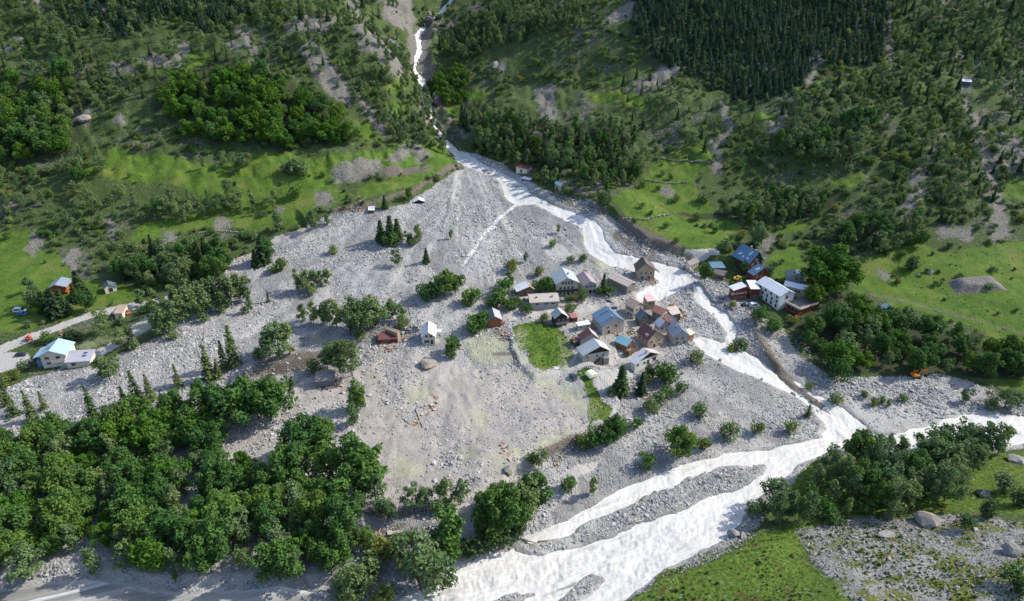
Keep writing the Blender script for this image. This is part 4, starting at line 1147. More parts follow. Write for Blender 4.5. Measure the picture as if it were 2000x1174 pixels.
# --- the hamlet in the middle
house('tall beige gabled house with three rows of windows and a dark balcony, grey-green roof', (1084.8,555.7), (1132.3,553.7), L=11.5, eave=6.0, rise=2.9, wall='p_beige', roof='zinc',
      wins=[('f',(.30,.43,.57,.70),.35,.8,1.5),('f',(.20,.38,.55,.74),-2.2,.85,1.5),('f',(.20,.38,.74),-4.9,1.0,1.4),('f',(.55,),-5.1,1.1,2.1,'door'),('l',(.3,.7),-2.0,.8,1.3)], chim=[(1,.8,.4,1.0)], extra=balcony('f',.02,.98,-3.6,1.0,'dark_wood'))
house('beige house with pale blue shutters beside the tall beige house, mauve roof', (1139.4,559.5), (1167.5,556.5), L=11, eave=4.6, rise=2.1, wall='p_grey', roof='mauve',
      wins=[('f',(.25,.55,.82),-.6,.7,1.1,'shut_blue_paint'),('f',(.22,.82),-3.2,.9,1.4,'shut_blue_paint'),('f',(.52,),-3.3,1.2,2.0,'door'),('f',(.52,),.75,.5,.7)])
house('long low stone house with a flat brown-beige roof near the torrent', (1225.4,561.5), (1242,551), C=(1185.5,535), eave=4.2, rise=1.0, wall='stone', roof='stone_roof', roof2='mauve',
      wins=[('l',(.08,.2,.32,.44,.56,.68,.8,.92),-1.5,.7,1.1),('f',(.3,.7),-1.3,.7,1.1),('f',(.35,),-3.2,.9,1.7,'door')])
def torn(i):
    for k in range(7):
        x = i['x0'] + (i['x1'] - i['x0']) * (k + .5) / 7; h_ = random.uniform(.8, 2.6)
        add_part(i, 'torn_wall_piece', 'p_tan', lambda bm, x=x, h_=h_: bm_prism(bm, [(x - .5, i['zl'] + 1), (x + .5, i['zl'] + 1), (x + .25, i['zl'] + 1 + h_), (x - .3, i['zl'] + 1 + h_ * .8)], 'y', i['y0'] - .5, i['y0'] - .1))
    add_part(i, 'broken_rafter', 'dark_wood', lambda bm: [bm_cyl(bm, (i['x1'] - .2, -2 + k, i['eo'] + .2), (i['x1'] + 2.6, -2 + k, i['eo'] - 1.6), .1, .08) for k in range(4)])
house('ruined tall beige house with a torn front and dark brown roof on the torrent bank', (1243,529.5), (1283,530.5), L=7.5, eave=5.0, rise=4.2, frac=.42, wall='p_tan', roof='brown_roof', oh=.8,
      wins=[('f',(.22,.5,.78),-1.4,.8,1.2),('f',(.3,.68),-3.6,1.1,1.5)], extra=torn)
house('low beige building with a long pale roof patched orange', (1034.5,591.5), (1093,589.8), L=8.5, eave=3.6, rise=1.7, ridge='x', wall='p_grey', roof='stone_roof',
      wins=[('f',(.25,),-.9,1.1,.8),('f',(.57,.82),-1.0,2.0,.8,'white')], chim=[(0,.62,.26,.7),(0,.62,.78,.7)], stone_base=True)
house('small cottage with a half white half orange roof above the hamlet', (1009,571), (1044.4,566.4), L=6.0, eave=2.8, rise=2.0, frac=.72, wall='brown_wood', roof='white_roof', roof2='tan_roof', wins=[('f',(.25,.7),-1.0,.9,1.0),('l',(.5,),-1.0,.8,.9)])
house('dark wooden chalet with a pale grey roof beside the green field', (1083.5,623.4), (1111.6,620.6), C=(1073.5,609.6), eave=4.2, rise=2.4, wall='dark_wood', roof='zinc', roof2='white_roof',
      wins=[('f',(.3,.7),-1.4,.8,1.0),('f',(.5,),-3.1,.9,1.8,'door')], extra=balcony('f',.05,.95,-2.6,1.2,'grey_wood'))
def porch(i):
    add_part(i, 'stone_base', 'dark_stone', lambda bm: bm_box(bm, i['x0'] - .12, i['x1'] + .12, i['y0'] - .12, i['y1'] + .1, i['zl'], -0.1))
    add_part(i, 'side_porch', 'brown_wood', lambda bm: [bm_box(bm, i['x1'] + .02, i['x1'] + 1.6, -2.5, 2.2, .0, .15), bm_box(bm, i['x1'] + 1.5, i['x1'] + 1.6, -2.5, -2.4, -.6, 2.0), bm_box(bm, i['x1'] + 1.5, i['x1'] + 1.6, 2.1, 2.2, -.6, 2.0)])
house('orange wooden chalet with a dark slate roof beside the green field', (952.2,627), (981.3,626), L=8.0, eave=3.5, rise=1.9, wall='orange_wood', roof='dark_slate', roof2='lilac', wins=[('f',(.3,.7),-1.3,.8,1.0),('f',(.5,),.5,.7,.6)], extra=porch)
house('tiny red wooden shed beside the dark chalet', (1115.5,621.5), (1129,620.5), L=3.2, eave=2.3, rise=.5, ridge='shed', wall='red_wood', roof='red_bright', oh=.2, name='shed', cat='shed', wins=[('f',(.5,),-1.1,.8,1.7,'door')])
house('flat white-roofed outbuilding behind the dark red roof', (1129.6,636.8), (1155.6,635.3), C=(1122.4,629.6), eave=2.8, rise=.25, ridge='shed', wall='p_grey', roof='white_roof', oh=.3, name='outbuilding', cat='building', wins=[('f',(.2,.8),-.9,.8,.7)])
house('dark red roofed house wedged between the grey-roofed and blue-roofed houses', (1134,665.6), (1172,664.5), C=(1124,653.7), eave=3.6, rise=3.0, frac=.6, wall='p_grey', roof='red_roof', roof2='pink_roof', wins=[('l',(.3,.7),-1.2,.8,1.0)])
house('low lean-to with a faded red roof on the edge of the green field', (1121.8,669.8), (1134,665.4), C=(1113.7,661.3), eave=2.2, rise=.7, ridge='shed', wall='brown_wood', roof='red_bright', oh=.2, name='lean_to', cat='shed')
def stair(i):
    def geo(bm):
        for k in range(9): bm_box(bm, -1.0 + k * .32, -.68 + k * .32, i['y0'] - 1.3, i['y0'] - .02, i['zl'] + .6, -.2 + k * .26)
    add_part(i, 'outside_stair', 'dark_stone', geo)
    add_part(i, 'lower_shed', 'grey_wood', lambda bm: bm_box(bm, i['x1'] - 2.6, i['x1'] - .3, i['y0'] - 1.2, i['y0'] - .02, i['zl'], 1.6))
house('beige house with a broad grey-green roof and dark timber gable beside the green field', (1138.3,692.6), (1193.4,690), C=(1126,674.6), eave=4.6, rise=3.2, frac=.6, wall='p_beige', roof='zinc', roof2='zinc_rust', gable='dark_wood',
      wins=[('f',(.16,.52,.78),-1.2,.9,1.4,'white'),('f',(.18,.84),-3.5,1.0,1.3)], extra=stair, oh=.7)
house('big beige house with a broad blue metal roof in the middle of the hamlet', (1176.6,637.3), (1222,627.8), C=(1155,609.2), eave=5.0, rise=3.0, frac=.62, wall='p_beige', roof='blue',
      wins=[('f',(.26,.62),-1.3,.8,1.2),('f',(.3,),-3.7,.9,1.8,'door'),('f',(.72,),.4,.5,.6),('l',(.12,.26,.4,.54,.68,.82),-1.6,.7,1.7,'white')], chim=[(0,.72,.12,1.3),(0,.8,.62,1.0)])
house('tall beige house with a tan tin roof above the dark blue-roofed barn', (1238.8,603.7), (1264.8,598), C=(1216.8,590.4), eave=5.6, rise=2.0, wall='p_beige', roof='tan_roof', wins=[('l',(.2,.45,.7),-1.4,.9,1.2),('l',(.3,.6),-3.8,.9,1.2),('f',(.3,.7),-1.2,.8,1.2)])
house('dark stone barn with a slate blue roof leaning against the tan-roofed house', (1249.5,626), (1278,621.5), C=(1236.7,614.5), eave=3.4, rise=2.6, wall='dark_stone', roof='slate_blue', wins=[('f',(.3,.55),-.8,.8,.9),('f',(.5,),.9,.5,.6)], name='barn', cat='barn')
house('long house with a patched rust-red tin roof on the torrent side of the hamlet', (1293,618), (1309,604.5), C=(1271.5,606), eave=4.2, rise=1.6, wall='p_tan', roof='rust_red', wins=[('l',(.3,.7),-1.2,.7,1.0),('f',(.4,),-1.1,.7,1.0)])
house('small square beige house with a rosy tin roof by the torrent', (1264.5,590), (1281.5,587.2), L=5.5, eave=4.2, rise=.6, ridge='shed', wall='p_tan', roof='pink_roof', oh=.3, wins=[('f',(.3,.7),-1.2,.7,1.1)])
house('half collapsed house with a buckled pinkish tin roof between the red and slate roofs', (1304,632), (1321,624), C=(1292,619), eave=2.9, rise=1.2, wall='p_tan', roof='rust_red', roof2='mauve', tilt=.10, wins=[('f',(.4,),-1.0,.8,1.1)])
house('wrecked house with a tilted cream tin roof facing the torrent', (1313,615), (1332,613), L=5.5, eave=3.4, rise=1.0, ridge='shed', wall='brown_wood', roof='cream_roof', tilt=-.14, oh=.3, wins=[('f',(.5,),-1.1,.9,1.2)])
house('roofless broken house with a mauve roof piece just above the slate-roofed house', (1310,634), (1329,630), L=6, eave=3.2, rise=1.8, wall='p_tan', roof='mauve', roof2='dark_slate', tilt=.08)
house('tall beige house with a big dark red roof and a pale dormer near the torrent', (1265.8,666), (1307,663.5), C=(1238,645.5), eave=4.6, rise=3.8, frac=.42, wall='p_tan', roof='red_roof', roof2='brown_roof',
      wins=[('f',(.25,.7),-1.2,.8,1.2),('f',(.45,),-3.4,.9,1.8,'door'),('f',(.8,),-3.3,.8,1.0),('l',(.15,.45,.75),-1.3,.8,1.1)], chim=[(0,.9,.2,.8)],
      extra=lambda i: add_part(i, 'dormer', 'pink_roof', lambda bm: bm_prism(bm, [(-i['W']*.40, i['eo'] + .5), (-i['W']*.40 + 1.5, i['eo'] + 1.9), (-i['W']*.40, i['eo'] + 1.9)], 'y', -i['L']*.30, -i['L']*.30 + 1.5)))
house('small grey house with a pale greenish roof between the red-roofed and slate-roofed houses', (1287,639.5), (1305.7,637.5), C=(1275.5,628), eave=3.9, rise=2.3, frac=.62, wall='p_grey', roof='white_roof', roof2='zinc', wins=[('f',(.5,),-1.0,.9,1.1)])
house('grey house with a blue-grey slate roof beside the orange annex', (1314,660), (1346,652.5), C=(1304,637), eave=4.0, rise=3.0, wall='p_grey', roof='lilac', roof2='slate_blue', wins=[('f',(.25,.6),-1.0,.8,1.1),('f',(.3,.75),-2.9,.9,1.1),('r',(.3,.7),-1.3,.8,1.0)], chim=[(0,.7,.5,.9)])
house('small orange wooden annex perched over the torrent', (1347,655), (1358,651.5), L=3.6, eave=2.9, rise=.5, ridge='shed', wall='orange_wood', roof='cream_roof', oh=.2, name='annex', cat='annex', wins=[('f',(.5,),-1.2,1.2,1.4)])
def chalet_terrace(i):
    add_part(i, 'terrace', 'brown_wood', lambda bm: [bm_box(bm, i['x0'] - 1.8, i['x1'] + .4, i['y0'] - 2.6, i['y0'] - .02, -.2, .9), bm_box(bm, i['x0'] - 1.85, i['x1'] + .45, i['y0'] - 2.7, i['y0'] - 2.6, .9, 1.8), bm_box(bm, i['x0'] - 1.9, i['x0'] - 1.8, i['y0'] - 2.6, i['y0'], .9, 1.8)])
    add_part(i, 'table_top', 'grey_wood', lambda bm: bm_box(bm, i['x0'] - .9, i['x0'] + .9, i['y0'] - 1.9, i['y0'] - .9, 1.5, 1.6))
    add_part(i, 'porch_gable', 'red_wood', lambda bm: bm_prism(bm, [(i['x0'], i['eo'] - .1), (i['x0'] + 3.2, i['eo'] - .1), (i['x0'] + 1.5, i['eo'] + 1.0)], 'y', i['y0'] - .5, i['y0'] - .05))
house('little red chalet with a turquoise roof and wooden terrace', (1224.5,677.6), (1249,673.0), C=(1197,661.0), eave=3.3, rise=1.7, frac=.7, wall='orange_wood', roof='turquoise', roof2='white_roof', wins=[('f',(.4,),-1.1,1.6,1.6),('l',(.3,.7),-1.0,.8,.9)], extra=chalet_terrace)
house('white chalet with a wide pale roof, pink on one slope', (1240.7,714.8), (1295,692.5), C=(1224.4,704.6), eave=4.2, rise=3.1, frac=.55, wall='p_white', roof='zinc_rust', roof2='pink_roof', gable='dark_wood', oh=.9,
      wins=[('f',(.12,),-1.3,1.0,1.1),('f',(.42,),-1.6,1.2,1.0),('f',(.58,),-1.8,1.1,2.0,'door'),('f',(.86,),-1.7,1.6,1.7)], chim=[(0,.85,.25,1.1)], extra=balcony('f',.62,.98,-3.4,1.2,'grey_wood'))

# --- right of the torrent
house('house with a grey-brown roof and white end wall undercut by the torrent', (1336.4,516), (1348.8,520.6), C=(1368.5,505), side='B', eave=3.6, rise=1.4, frac=.3, wall='p_white', roof='grey_brown', wins=[('r',(.25,.5,.75),-1.3,.8,1.2)],
      extra=lambda i: add_part(i, 'yellow_plinth', 'p_tan', lambda bm: bm_box(bm, i['x0'] + .3, i['x1'] + .25, i['y0'] - .2, i['y1'], i['zl'] - 1.5, .5)))
house('low shed with a flat deep blue roof behind the grey-brown house', (1391,524.5), (1418,523.3), L=7, eave=2.4, rise=.3, ridge='shed', wall='dark_stone', roof='blue', oh=.25, name='shed', cat='shed')
house('open low shed with a grey-brown roof at the torrent bank', (1391,532.5), (1413,541), L=6, eave=2.4, rise=.9, ridge='x', wall='dark_wood', roof='grey_brown', oh=.3, name='shed', cat='shed', wins=[('f',(.3,.7),-1.2,1.4,1.4)])
house('large chalet with a big blue metal roof dotted with skylights, uphill of the red inn', (1462,518.5), (1500,511.5), C=(1428,484), eave=5.8, rise=5.2, frac=.6, wall='dark_wood', roof='blue', wins=[('f',(.3,.7),-1.2,1.0,1.2),('f',(.55,),1.0,.9,1.0),('r',(.3,.7),-1.2,1.0,1.2)], chim=[(1,.9,.5,1.2),(1,.8,.25,.9)], extra=skylights([(.35,.75),(.42,.68),(.6,.30),(.75,.28),(.3,.25),(.28,.5)]))
house('red wooden chalet with a smaller blue roof below the large blue roof', (1472,540.2), (1507,534.5), C=(1456,529.6), eave=3.6, rise=3.2, frac=.66, wall='red_wood', roof='blue', wins=[('f',(.25,.55),-1.2,.9,1.1),('f',(.6,),.8,.8,.8)], extra=skylights([(.55,.45),(.68,.4)]))
def sign(i):
    cu = bpy.data.curves.new('lettering', 'FONT'); cu.body = "Summer's  Bar"; cu.size = 1.9; cu.extrude = .03; cu.align_x = 'CENTER'; cu.shear = .25
    o = bpy.data.objects.new('sign_lettering', cu); COL.objects.link(o)
    bpy.context.view_layer.update()
    me = bpy.data.meshes.new_from_object(o); bpy.data.objects.remove(o); bpy.data.curves.remove(cu)
    me.name = 'lettering'; me.materials.clear(); me.materials.append(M['white_frame'])
    s = link('lettering', me, None, i['t']); s.rotation_euler = (math.pi / 2, 0, 0); s.location = (.6 + i['W'] * .06, i['y0'] - .06, i['eo'] - 2.3)
house('red wooden inn with white script lettering on its front and a pale zinc roof', (1433,568.6), (1466,565.6), C=(1421.8,556.8), eave=5.2, rise=1.5, frac=.78, wall='red_wood', roof='white_roof', wins=[('f',(.2,.5,.8),-4.2,1.3,1.1),('l',(.3,.7),-2.6,1.0,1.2)], extra=sign, name='inn', cat='inn', oh=.5)
house('lower red wooden wing of the inn under a flat white roof', (1466.3,565.4), (1485.5,564.8), L=7.5, eave=5.2, rise=.8, ridge='shed', wall='red_wood', roof='white_roof', oh=.25, name='inn_wing', cat='inn', wins=[('f',(.3,.7),-4.1,1.3,1.1)])
house('long white hotel with three rows of windows and a pale zinc roof', (1523.4,581.6), (1566,578.6), C=(1474,546.5), eave=6.8, rise=2.2, frac=.52, wall='p_white', roof='white_roof', oh=.4, frame='green_paint',
      wins=[('l',(.12,.36,.6,.84),-1.0,.85,1.15),('l',(.1,.3,.5,.7,.9),-3.1,.9,1.3),('l',(.1,.3,.5,.7,.9),-5.3,.9,1.4),('f',(.5,),-1.2,.9,1.4)], name='hotel', cat='hotel')
house('low beige wing behind the white hotel under a long pale roof', (1530,558), (1577,568.2), L=6, eave=4.6, rise=.9, ridge='x', wall='p_beige', roof='white_roof', oh=.35, name='hotel_wing', cat='hotel', wins=[('f',(.55,.68),-1.5,.9,1.3)])
def terrace(i):
    add_part(i, 'parapet', 'p_cream', lambda bm: [bm_box(bm, -i['W']/2, i['W']/2, -i['L']/2 - .25, -i['L']/2 - .02, i['eo'] - .1, i['eo'] + .75), bm_box(bm, i['W']/2 + .02, i['W']/2 + .25, -i['L']/2, i['L']/2, i['eo'] - .1, i['eo'] + .75)])
    for k in range(6): add_part(i, 'balcony_post', 'red_wood', lambda bm, k=k: bm_box(bm, i['x0'] + 1 + k * (i['W'] - 2.4) / 5, i['x0'] + 1.15 + k * (i['W'] - 2.4) / 5, i['y0'] - 1.2, i['y0'] - 1.05, i['zl'] + .5, i['eo'] - .2))
    add_part(i, 'balcony', 'red_wood', lambda bm: [bm_box(bm, i['x0'], i['x1'], i['y0'] - 1.3, i['y0'] - 1.22, i['eo'] - 2.6, i['eo'] - 1.6), bm_box(bm, i['x0'], i['x1'], i['y0'] - 1.3, i['y0'] - .02, i['eo'] - 2.75, i['eo'] - 2.6)])
house('flat-roofed terrace annex of the hotel with a dark red balcony front', (1527.5,592.5), (1562,606), C=(1602,589), side='B', eave=3.6, rise=.06, ridge='shed', wall='red_wood', roof='grey_brown', oh=.3, name='hotel_annex', cat='hotel', wins=[('f',(.2,.5,.8),-1.3,1.4,1.6)], extra=terrace)
house('small grey stone house with a hipped slate roof behind the hotel', (1543,541), (1575.5,539.3), L=7, eave=4.6, rise=2.0, ridge='hip', wall='p_grey', roof='slate_blue', wins=[('f',(.42,.78),-1.3,.9,1.2),('f',(.38,.56,.8),-3.5,1.0,1.3)])
house('small hut with a pale metal roof half hidden by trees below the big meadow', (1726.4,605), (1750,608), C=(1716.7,595.3), eave=2.6, rise=1.9, frac=.6, wall='dark_wood', roof='sky_roof', roof2='zinc', name='hut', cat='hut')
house('small white hut with a flat red roof by the upper torrent', (1006.5,328.5), (1029.5,328.5), L=6, eave=3.4, rise=.4, ridge='shed', wall='p_cream', roof='red_roof', oh=.3, name='hut', cat='hut', wins=[('f',(.47,),-1.9,1.0,2.2,'door')])
house('tiny low shelter with a white roof below the red-roofed hut', (1018,350.5), (1035,350.5), L=2.6, eave=1.6, rise=.5, ridge='shed', wall='dark_stone', roof='white_roof', oh=.2, name='shelter', cat='shelter')
house('stone hut with a turquoise roof teetering on the eroded bank of the torrent', (1094,368.5), (1108.5,358.5), C=(1080.6,362.5), eave=2.8, rise=.9, wall='p_tan', roof='turquoise', oh=.35, name='hut', cat='hut', wins=[('f',(.35,.75),-1.2,.8,1.3)])
house('distant hut with a pale roof high on the right slope', (1876,158.5), (1898,161), L=5, eave=2.2, rise=.7, ridge='shed', wall='dark_stone', roof='white_roof', oh=.3, name='hut', cat='hut')

# --- on the debris fan and to the left
house('cream house with a pale roof standing alone on the debris fan', (821.7,658.5), (851.6,660), L=9.5, eave=3.9, rise=2.3, wall='p_cream', roof='white_roof', oh=.4, wins=[('f',(.36,.68),.35,.9,1.0,),('f',(.36,),-2.1,1.9,1.1),('f',(.74,),-2.5,.8,1.9,'door')], chim=[(0,.85,.8,.7)],
      extra=lambda i: add_part(i, 'side_canopy', 'white_roof', lambda bm: [bm_box(bm, i['x1'] + .3, i['x1'] + 2.6, .5, 3.2, 2.6, 2.75), bm_box(bm, i['x1'] + 2.4, i['x1'] + 2.6, .6, .8, -.6, 2.6)]))
house('tan block of a ruined house with a slanting tan roof on the debris fan', (776,652), (784,647.5), C=(751.3,639.4), eave=4.2, rise=.5, wall='p_tan', roof='tan_roof', oh=.15, name='ruin', cat='ruin')
house('broken lean-to with a dark red roof in front of the tan ruin', (738.5,665), (775,662), L=4.2, eave=2.2, rise=.9, ridge='shed', wall='red_wood', roof='red_roof', oh=.2, name='lean_to', cat='ruin', wins=[('f',(.4,),-1.1,2.6,1.0)])
def planks(i):
    n = 9
    for k in range(n):
        x = i['x0'] + (i['x1'] - i['x0']) * (k + .08) / n; w = (i['x1'] - i['x0']) / n * .8; top = i['eo'] + random.uniform(-.25, .05)
        add_part(i, 'plank', 'grey_wood', lambda bm, x=x, w=w, top=top: bm_box(bm, x, x + w, i['y0'] - .1, i['y0'] - .02, i['zl'], top))
    for k in range(12):
        x = -i['W']/2 + i['W'] * (k + .05) / 12; w = i['W'] / 12 * .86
        add_part(i, 'roof_board', 'grey_wood', lambda bm, x=x, w=w: bm_prism(bm, [(-i['L']/2 - .25, i['eo'] + .10), (i['L']/2, i['eo'] + 1.5), (i['L']/2, i['eo'] + 1.58), (-i['L']/2 - .25, i['eo'] + .18)], 'x', x, x + w))
house('weathered grey plank hut leaning under a tree on the debris fan', (615,747), (653.5,742), L=4.6, eave=2.7, rise=1.3, ridge='shed', wall='dark_wood', roof='grey_brown', oh=.15, name='plank_hut', cat='hut', extra=planks, tilt=.05, wins=[('f',(.45,),-1.3,1.2,1.6)])
house('tilted white roof of a buried hut at the left edge of the debris fan', (718.3,410.5), (731,415.5), C=(713.7,393.5), eave=2.2, rise=.4, ridge='shed', wall='brown_wood', roof='white_roof', oh=.3, name='hut', cat='hut', tilt=.06)
house('white gable roof sticking out of the debris by the grassy bank', (806.7,395.3), (829.5,394.6), L=5, eave=.7, rise=1.3, wall='dark_wood', roof='white_roof', oh=.2, name='hut', cat='hut')
def blue_annex(i):
    add_part(i, 'blue_wall', 'blue_paint', lambda bm: bm_box(bm, i['x0'] - 2.4, i['x0'] - .02, i['y0'] + 1.2, i['y1'], i['zl'], 2.2))
    add_part(i, 'side_roof', 'sky_roof', lambda bm: bm_prism(bm, [(i['x0'] - 3.4, i['eo'] - 1.1), (-i['W']/2 - .02, i['eo'] - .1), (-i['W']/2 - .02, i['eo'] + .05), (i['x0'] - 3.4, i['eo'] - .95)], 'y', i['y0'] + .8, i['y1']))
    balcony('f', .45, .99, -2.3, 1.2, 'p_cream')(i)
house('cream house with a pale blue metal roof at the left edge of the gravel', (73.7,700.3), (129,692.8), L=10, eave=5.3, rise=2.5, frac=.46, wall='p_cream', roof='sky_roof', oh=.6, wins=[('f',(.25,.68),-.9,1.5,1.1),('f',(.25,),-3.3,1.3,.9)], extra=lambda i: (blue_annex(i), skylights([(.45,.4),(.6,.45)], 'glass')(i)))
house('low wing with a lilac grey roof joined to the pale blue-roofed house', (131,701.4), (176,705.6), C=(180,685.8), side='B', eave=2.6, rise=1.6, ridge='shed', wall='p_cream', roof='lilac', oh=.5, name='house_wing', cat='house', wins=[('f',(.3,),-1.2,1.6,1.1)],
      extra=lambda i: [add_part(i, 'skylight', 'glass', lambda bm, k=k: bm_box(bm, 1.0, 2.4, -.6 + k * 1.6, .3 + k * 1.6, i['eo'] + .95 + k * .37, i['eo'] + 1.05 + k * .37)) for k in (0, 1)])
house('orange wooden chalet with a grey roof behind dark firs in the left meadow', (92.4,564.7), (129.6,561.2), L=8.5, eave=3.6, rise=1.6, frac=.45, wall='orange_wood', roof='grey_blue', roof2='grey_blue', wins=[('f',(.3,.7),-1.2,.9,1.1)], extra=balcony('f',.02,.98,-2.2,1.1,'orange_wood'))
house('small cream cottage with a slate blue roof at the edge of the left wood', (202.4,566.8), (230.5,562.6), C=(194,558.4), eave=2.5, rise=2.0, frac=.45, wall='p_cream', roof='slate_blue', name='cottage', wins=[('f',(.5,),-1.0,1.6,2.0,'door'),('f',(.45,),.6,.5,.5)])
house('damaged white cabin with an orange tin roof by the dirt road on the left', (221.5,613.5), (238.5,612.3), L=6.5, eave=2.7, rise=1.0, ridge='shed', wall='p_cream', roof='tan_roof', oh=.2, name='cabin', cat='cabin', wins=[('f',(.7,),-2.0,1.0,1.2)])
# ------------------------------------------------------------------ planting list
PLANTS = []      # (kind, x, y, z, height, width factor, label, group, hand placed)
def m_per_px(p):
    _, v0, _ = to_px(p[0], p[1], p[2]); _, v1, _ = to_px(p[0], p[1], p[2] + 1.0)
    return 1.0 / max(v0 - v1, 0.3)
def plant(kind, px, py, hpx, label, group=None, w=1.0):
    p = at(px, py); PLANTS.append((kind, p.x, p.y, p.z, hpx * m_per_px(p) * .80, w, label, group, True))
def plants(label, group, rows):
    for r_ in rows: plant(r_[0], r_[1], r_[2], r_[3], label, group, r_[4] if len(r_) > 4 else 1.0)

# stands on the debris fan
plants('dark fir in the clump in mid fan', 'firs in the clump on the fan', [('fir',745,472,52,1.5),('fir',764,476,66,1.4),('fir',777,470,52,1.5)])
plant('bush', 762, 480, 40, 'green bush at the foot of the dark firs on the fan')
plants('thin grey-green tree just right of the dark fir clump on the fan', 'thin trees beside the fir clump', [('birch',797,478,36,1.4),('birch',817,474,46,1.3),('grey_bush',808,479,22)])
plant('grey_bush', 652, 497, 26, 'lone grey-green bush on the upper left gravel, nearest the meadow')
plant('ash', 776, 520, 40, 'lone small tree on the gravel right below the dark firs')
plant('fir', 833, 513, 36, 'small pointed fir alone on the gravel between the fir clump and the cottages', None, 1.3)
plant('birch', 881, 467, 26, 'thin grey sapling alone high on the gravel fan')
plants('dark tree of the trio at the left fan edge', 'dark trio at the left edge of the fan', [('fir',500,520,40,1.5),('fir',515,515,66,1.5),('broadleaf',526,510,52,.8)])
plants('round dark shrub just right of the dark trio on the fan', 'shrubs beside the dark trio', [('bush',536,533,24),('grey_bush',549,528,36)])
plants('birch in the isolated stand on the upper left gravel', 'isolated birch stand on the gravel', [('birch',583,566,52,1.3),('birch',600,572,56,1.3),('birch',617,566,52,1.3),('birch',626,560,40,1.3),('birch',642,556,42,1.4),('grey_bush',610,575,25)])
plant('larch', 525, 590, 30, 'thin straggly sapling alone on the gravel below the isolated birch stand')
plant('birch', 489, 610, 42, 'small birch with a long shadow on the left gravel')
plant('grey_bush', 477, 612, 20, 'low grey bush beside the small birch on the left gravel')
plants('grey-green tree between the dirt road and the gravel', 'birches along the left edge of the gravel', [('birch',305,658,58),('birch',322,660,80,1.3),('birch',342,648,80,1.3),('birch',360,636,76,1.3),('birch',378,626,80,1.3),('birch',393,618,85,1.3),('birch',409,612,84,1.3),('birch',423,604,78,1.3),('birch',440,603,76,1.3),('birch',456,600,78,1.3),('birch',470,592,74,1.3),('birch',486,590,66,1.2),('birch',350,612,72,1.2),('birch',372,600,70,1.2),('birch',330,630,60,1.3),('ash',452,585,50),('grey_bush',340,664,26),('grey_bush',400,628,26),('grey_bush',431,612,26)])
plants('grey-green tree in the row left of the ruins', 'row of trees across the middle of the fan', [('birch',592,628,44,1.3),('birch',612,634,56,1.3),('birch',645,634,66,1.5),('birch',658,642,62,1.5),('ash',686,655,78),('birch',694,648,86,1.4),('ash',712,648,72),('ash',728,640,76),('birch',742,640,66,1.5),('birch',765,622,48,1.5),('birch',782,628,42,1.5),('grey_bush',790,637,34),('grey_bush',700,662,30),('birch',632,634,40,1.2)])
plants('broad grey-green tree by the gully in the left centre of the fan', 'broad trees by the gully', [('ash',548,702,86,1.15),('birch',566,690,78,1.3),('ash',527,692,58)])
plant('grey_bush', 505, 700, 30, 'grey bush left of the broad trees by the gully')
plants('tall thin larch on the left gravel above the wood', 'thin larches on the left gravel', [('larch',410,742,82,1.1),('larch',440,722,70,1.0),('larch',460,715,96,1.0),('larch',428,738,46,1.2)])
plants('slim larch at the upper edge of the lower left wood', 'slim larches above the lower left wood', [('larch',270,785,74,1.1),('larch',296,782,62,1.1),('larch',350,757,56,1.0),('larch',245,792,46,1.2),('larch',186,822,84,.9),('larch',28,812,66,1.2),('larch',66,822,72,1.0),('larch',88,800,44,1.1),('larch',12,792,44,1.1),('larch',320,795,40,1.1)])
plants('tree on the gravel right of the pale blue-roofed house', 'birches beside the pale blue-roofed house', [('ash',214,742,56),('birch',200,740,52,1.4),('birch',230,728,46,1.4),('ash',238,680,46),('grey_bush',262,682,28),('birch',255,668,40,1.3)])
plants('green tree sheltering the grey plank hut', 'trees round the plank hut', [('ash',664,728,74,1.0),('ash',688,734,80,1.0),('birch',640,720,54,1.6),('grey_bush',612,726,36),('birch',672,722,72,1.4)])
plants('narrow tree on the gravel right below the plank hut', 'narrow trees below the plank hut', [('birch',697,798,72,1.4),('birch',690,830,52,1.4),('poplar',704,800,60,1.2)])
plant('birch', 569, 775, 58, 'thin straggly tree at the right tip of the lower left wood', None, 1.0)
plants('big rounded tree atop the lower left wood', 'big rounded trees at the top of the lower left wood', [('broadleaf',478,832,104,1.15),('broadleaf',530,822,92,1.15),('broadleaf',400,822,84,1.1),('broadleaf',345,815,56,1.2),('broadleaf',268,838,70,1.2),('broadleaf',505,818,84,1.0),('broadleaf',445,826,80,1.0)])
plants('dark rounded tree right of the lower left wood', 'dark rounded trees right of the lower left wood', [('broadleaf',612,892,96,1.1),('broadleaf',572,952,92,1.05),('broadleaf',700,965,112,1.1),('broadleaf',650,940,84,1.0),('broadleaf',722,948,88,1.0),('broadleaf',640,880,70,1.0),('ash',735,978,70)])
plants('small tree on the silt below the debris field', 'small trees below the debris field', [('ash',808,998,62,.9),('ash',832,996,50,1.0),('birch',871,985,66,1.4),('ash',900,985,52,1.1),('grey_bush',856,1000,34),('grey_bush',745,1000,36),('ash',760,1020,52,.8)])
plant('poplar', 878, 1090, 118, 'tall narrow green tree on the river bank', None, 1.15)
plants('green tree in the riverside clump beside white water', 'riverside clump beside the white water', [('broadleaf',962,1040,92,1.05),('broadleaf',992,1044,100,1.0),('ash',1030,1018,92,1.0),('broadleaf',1052,990,76,1.0),('broadleaf',985,1000,66,1.0),('dark_bush',940,1075,44,1.2),('dark_bush',975,1064,46,1.2),('dark_bush',915,1082,40,1.2),('dark_bush',1010,1048,36,1.2),('bush',955,1060,50,1.1)])
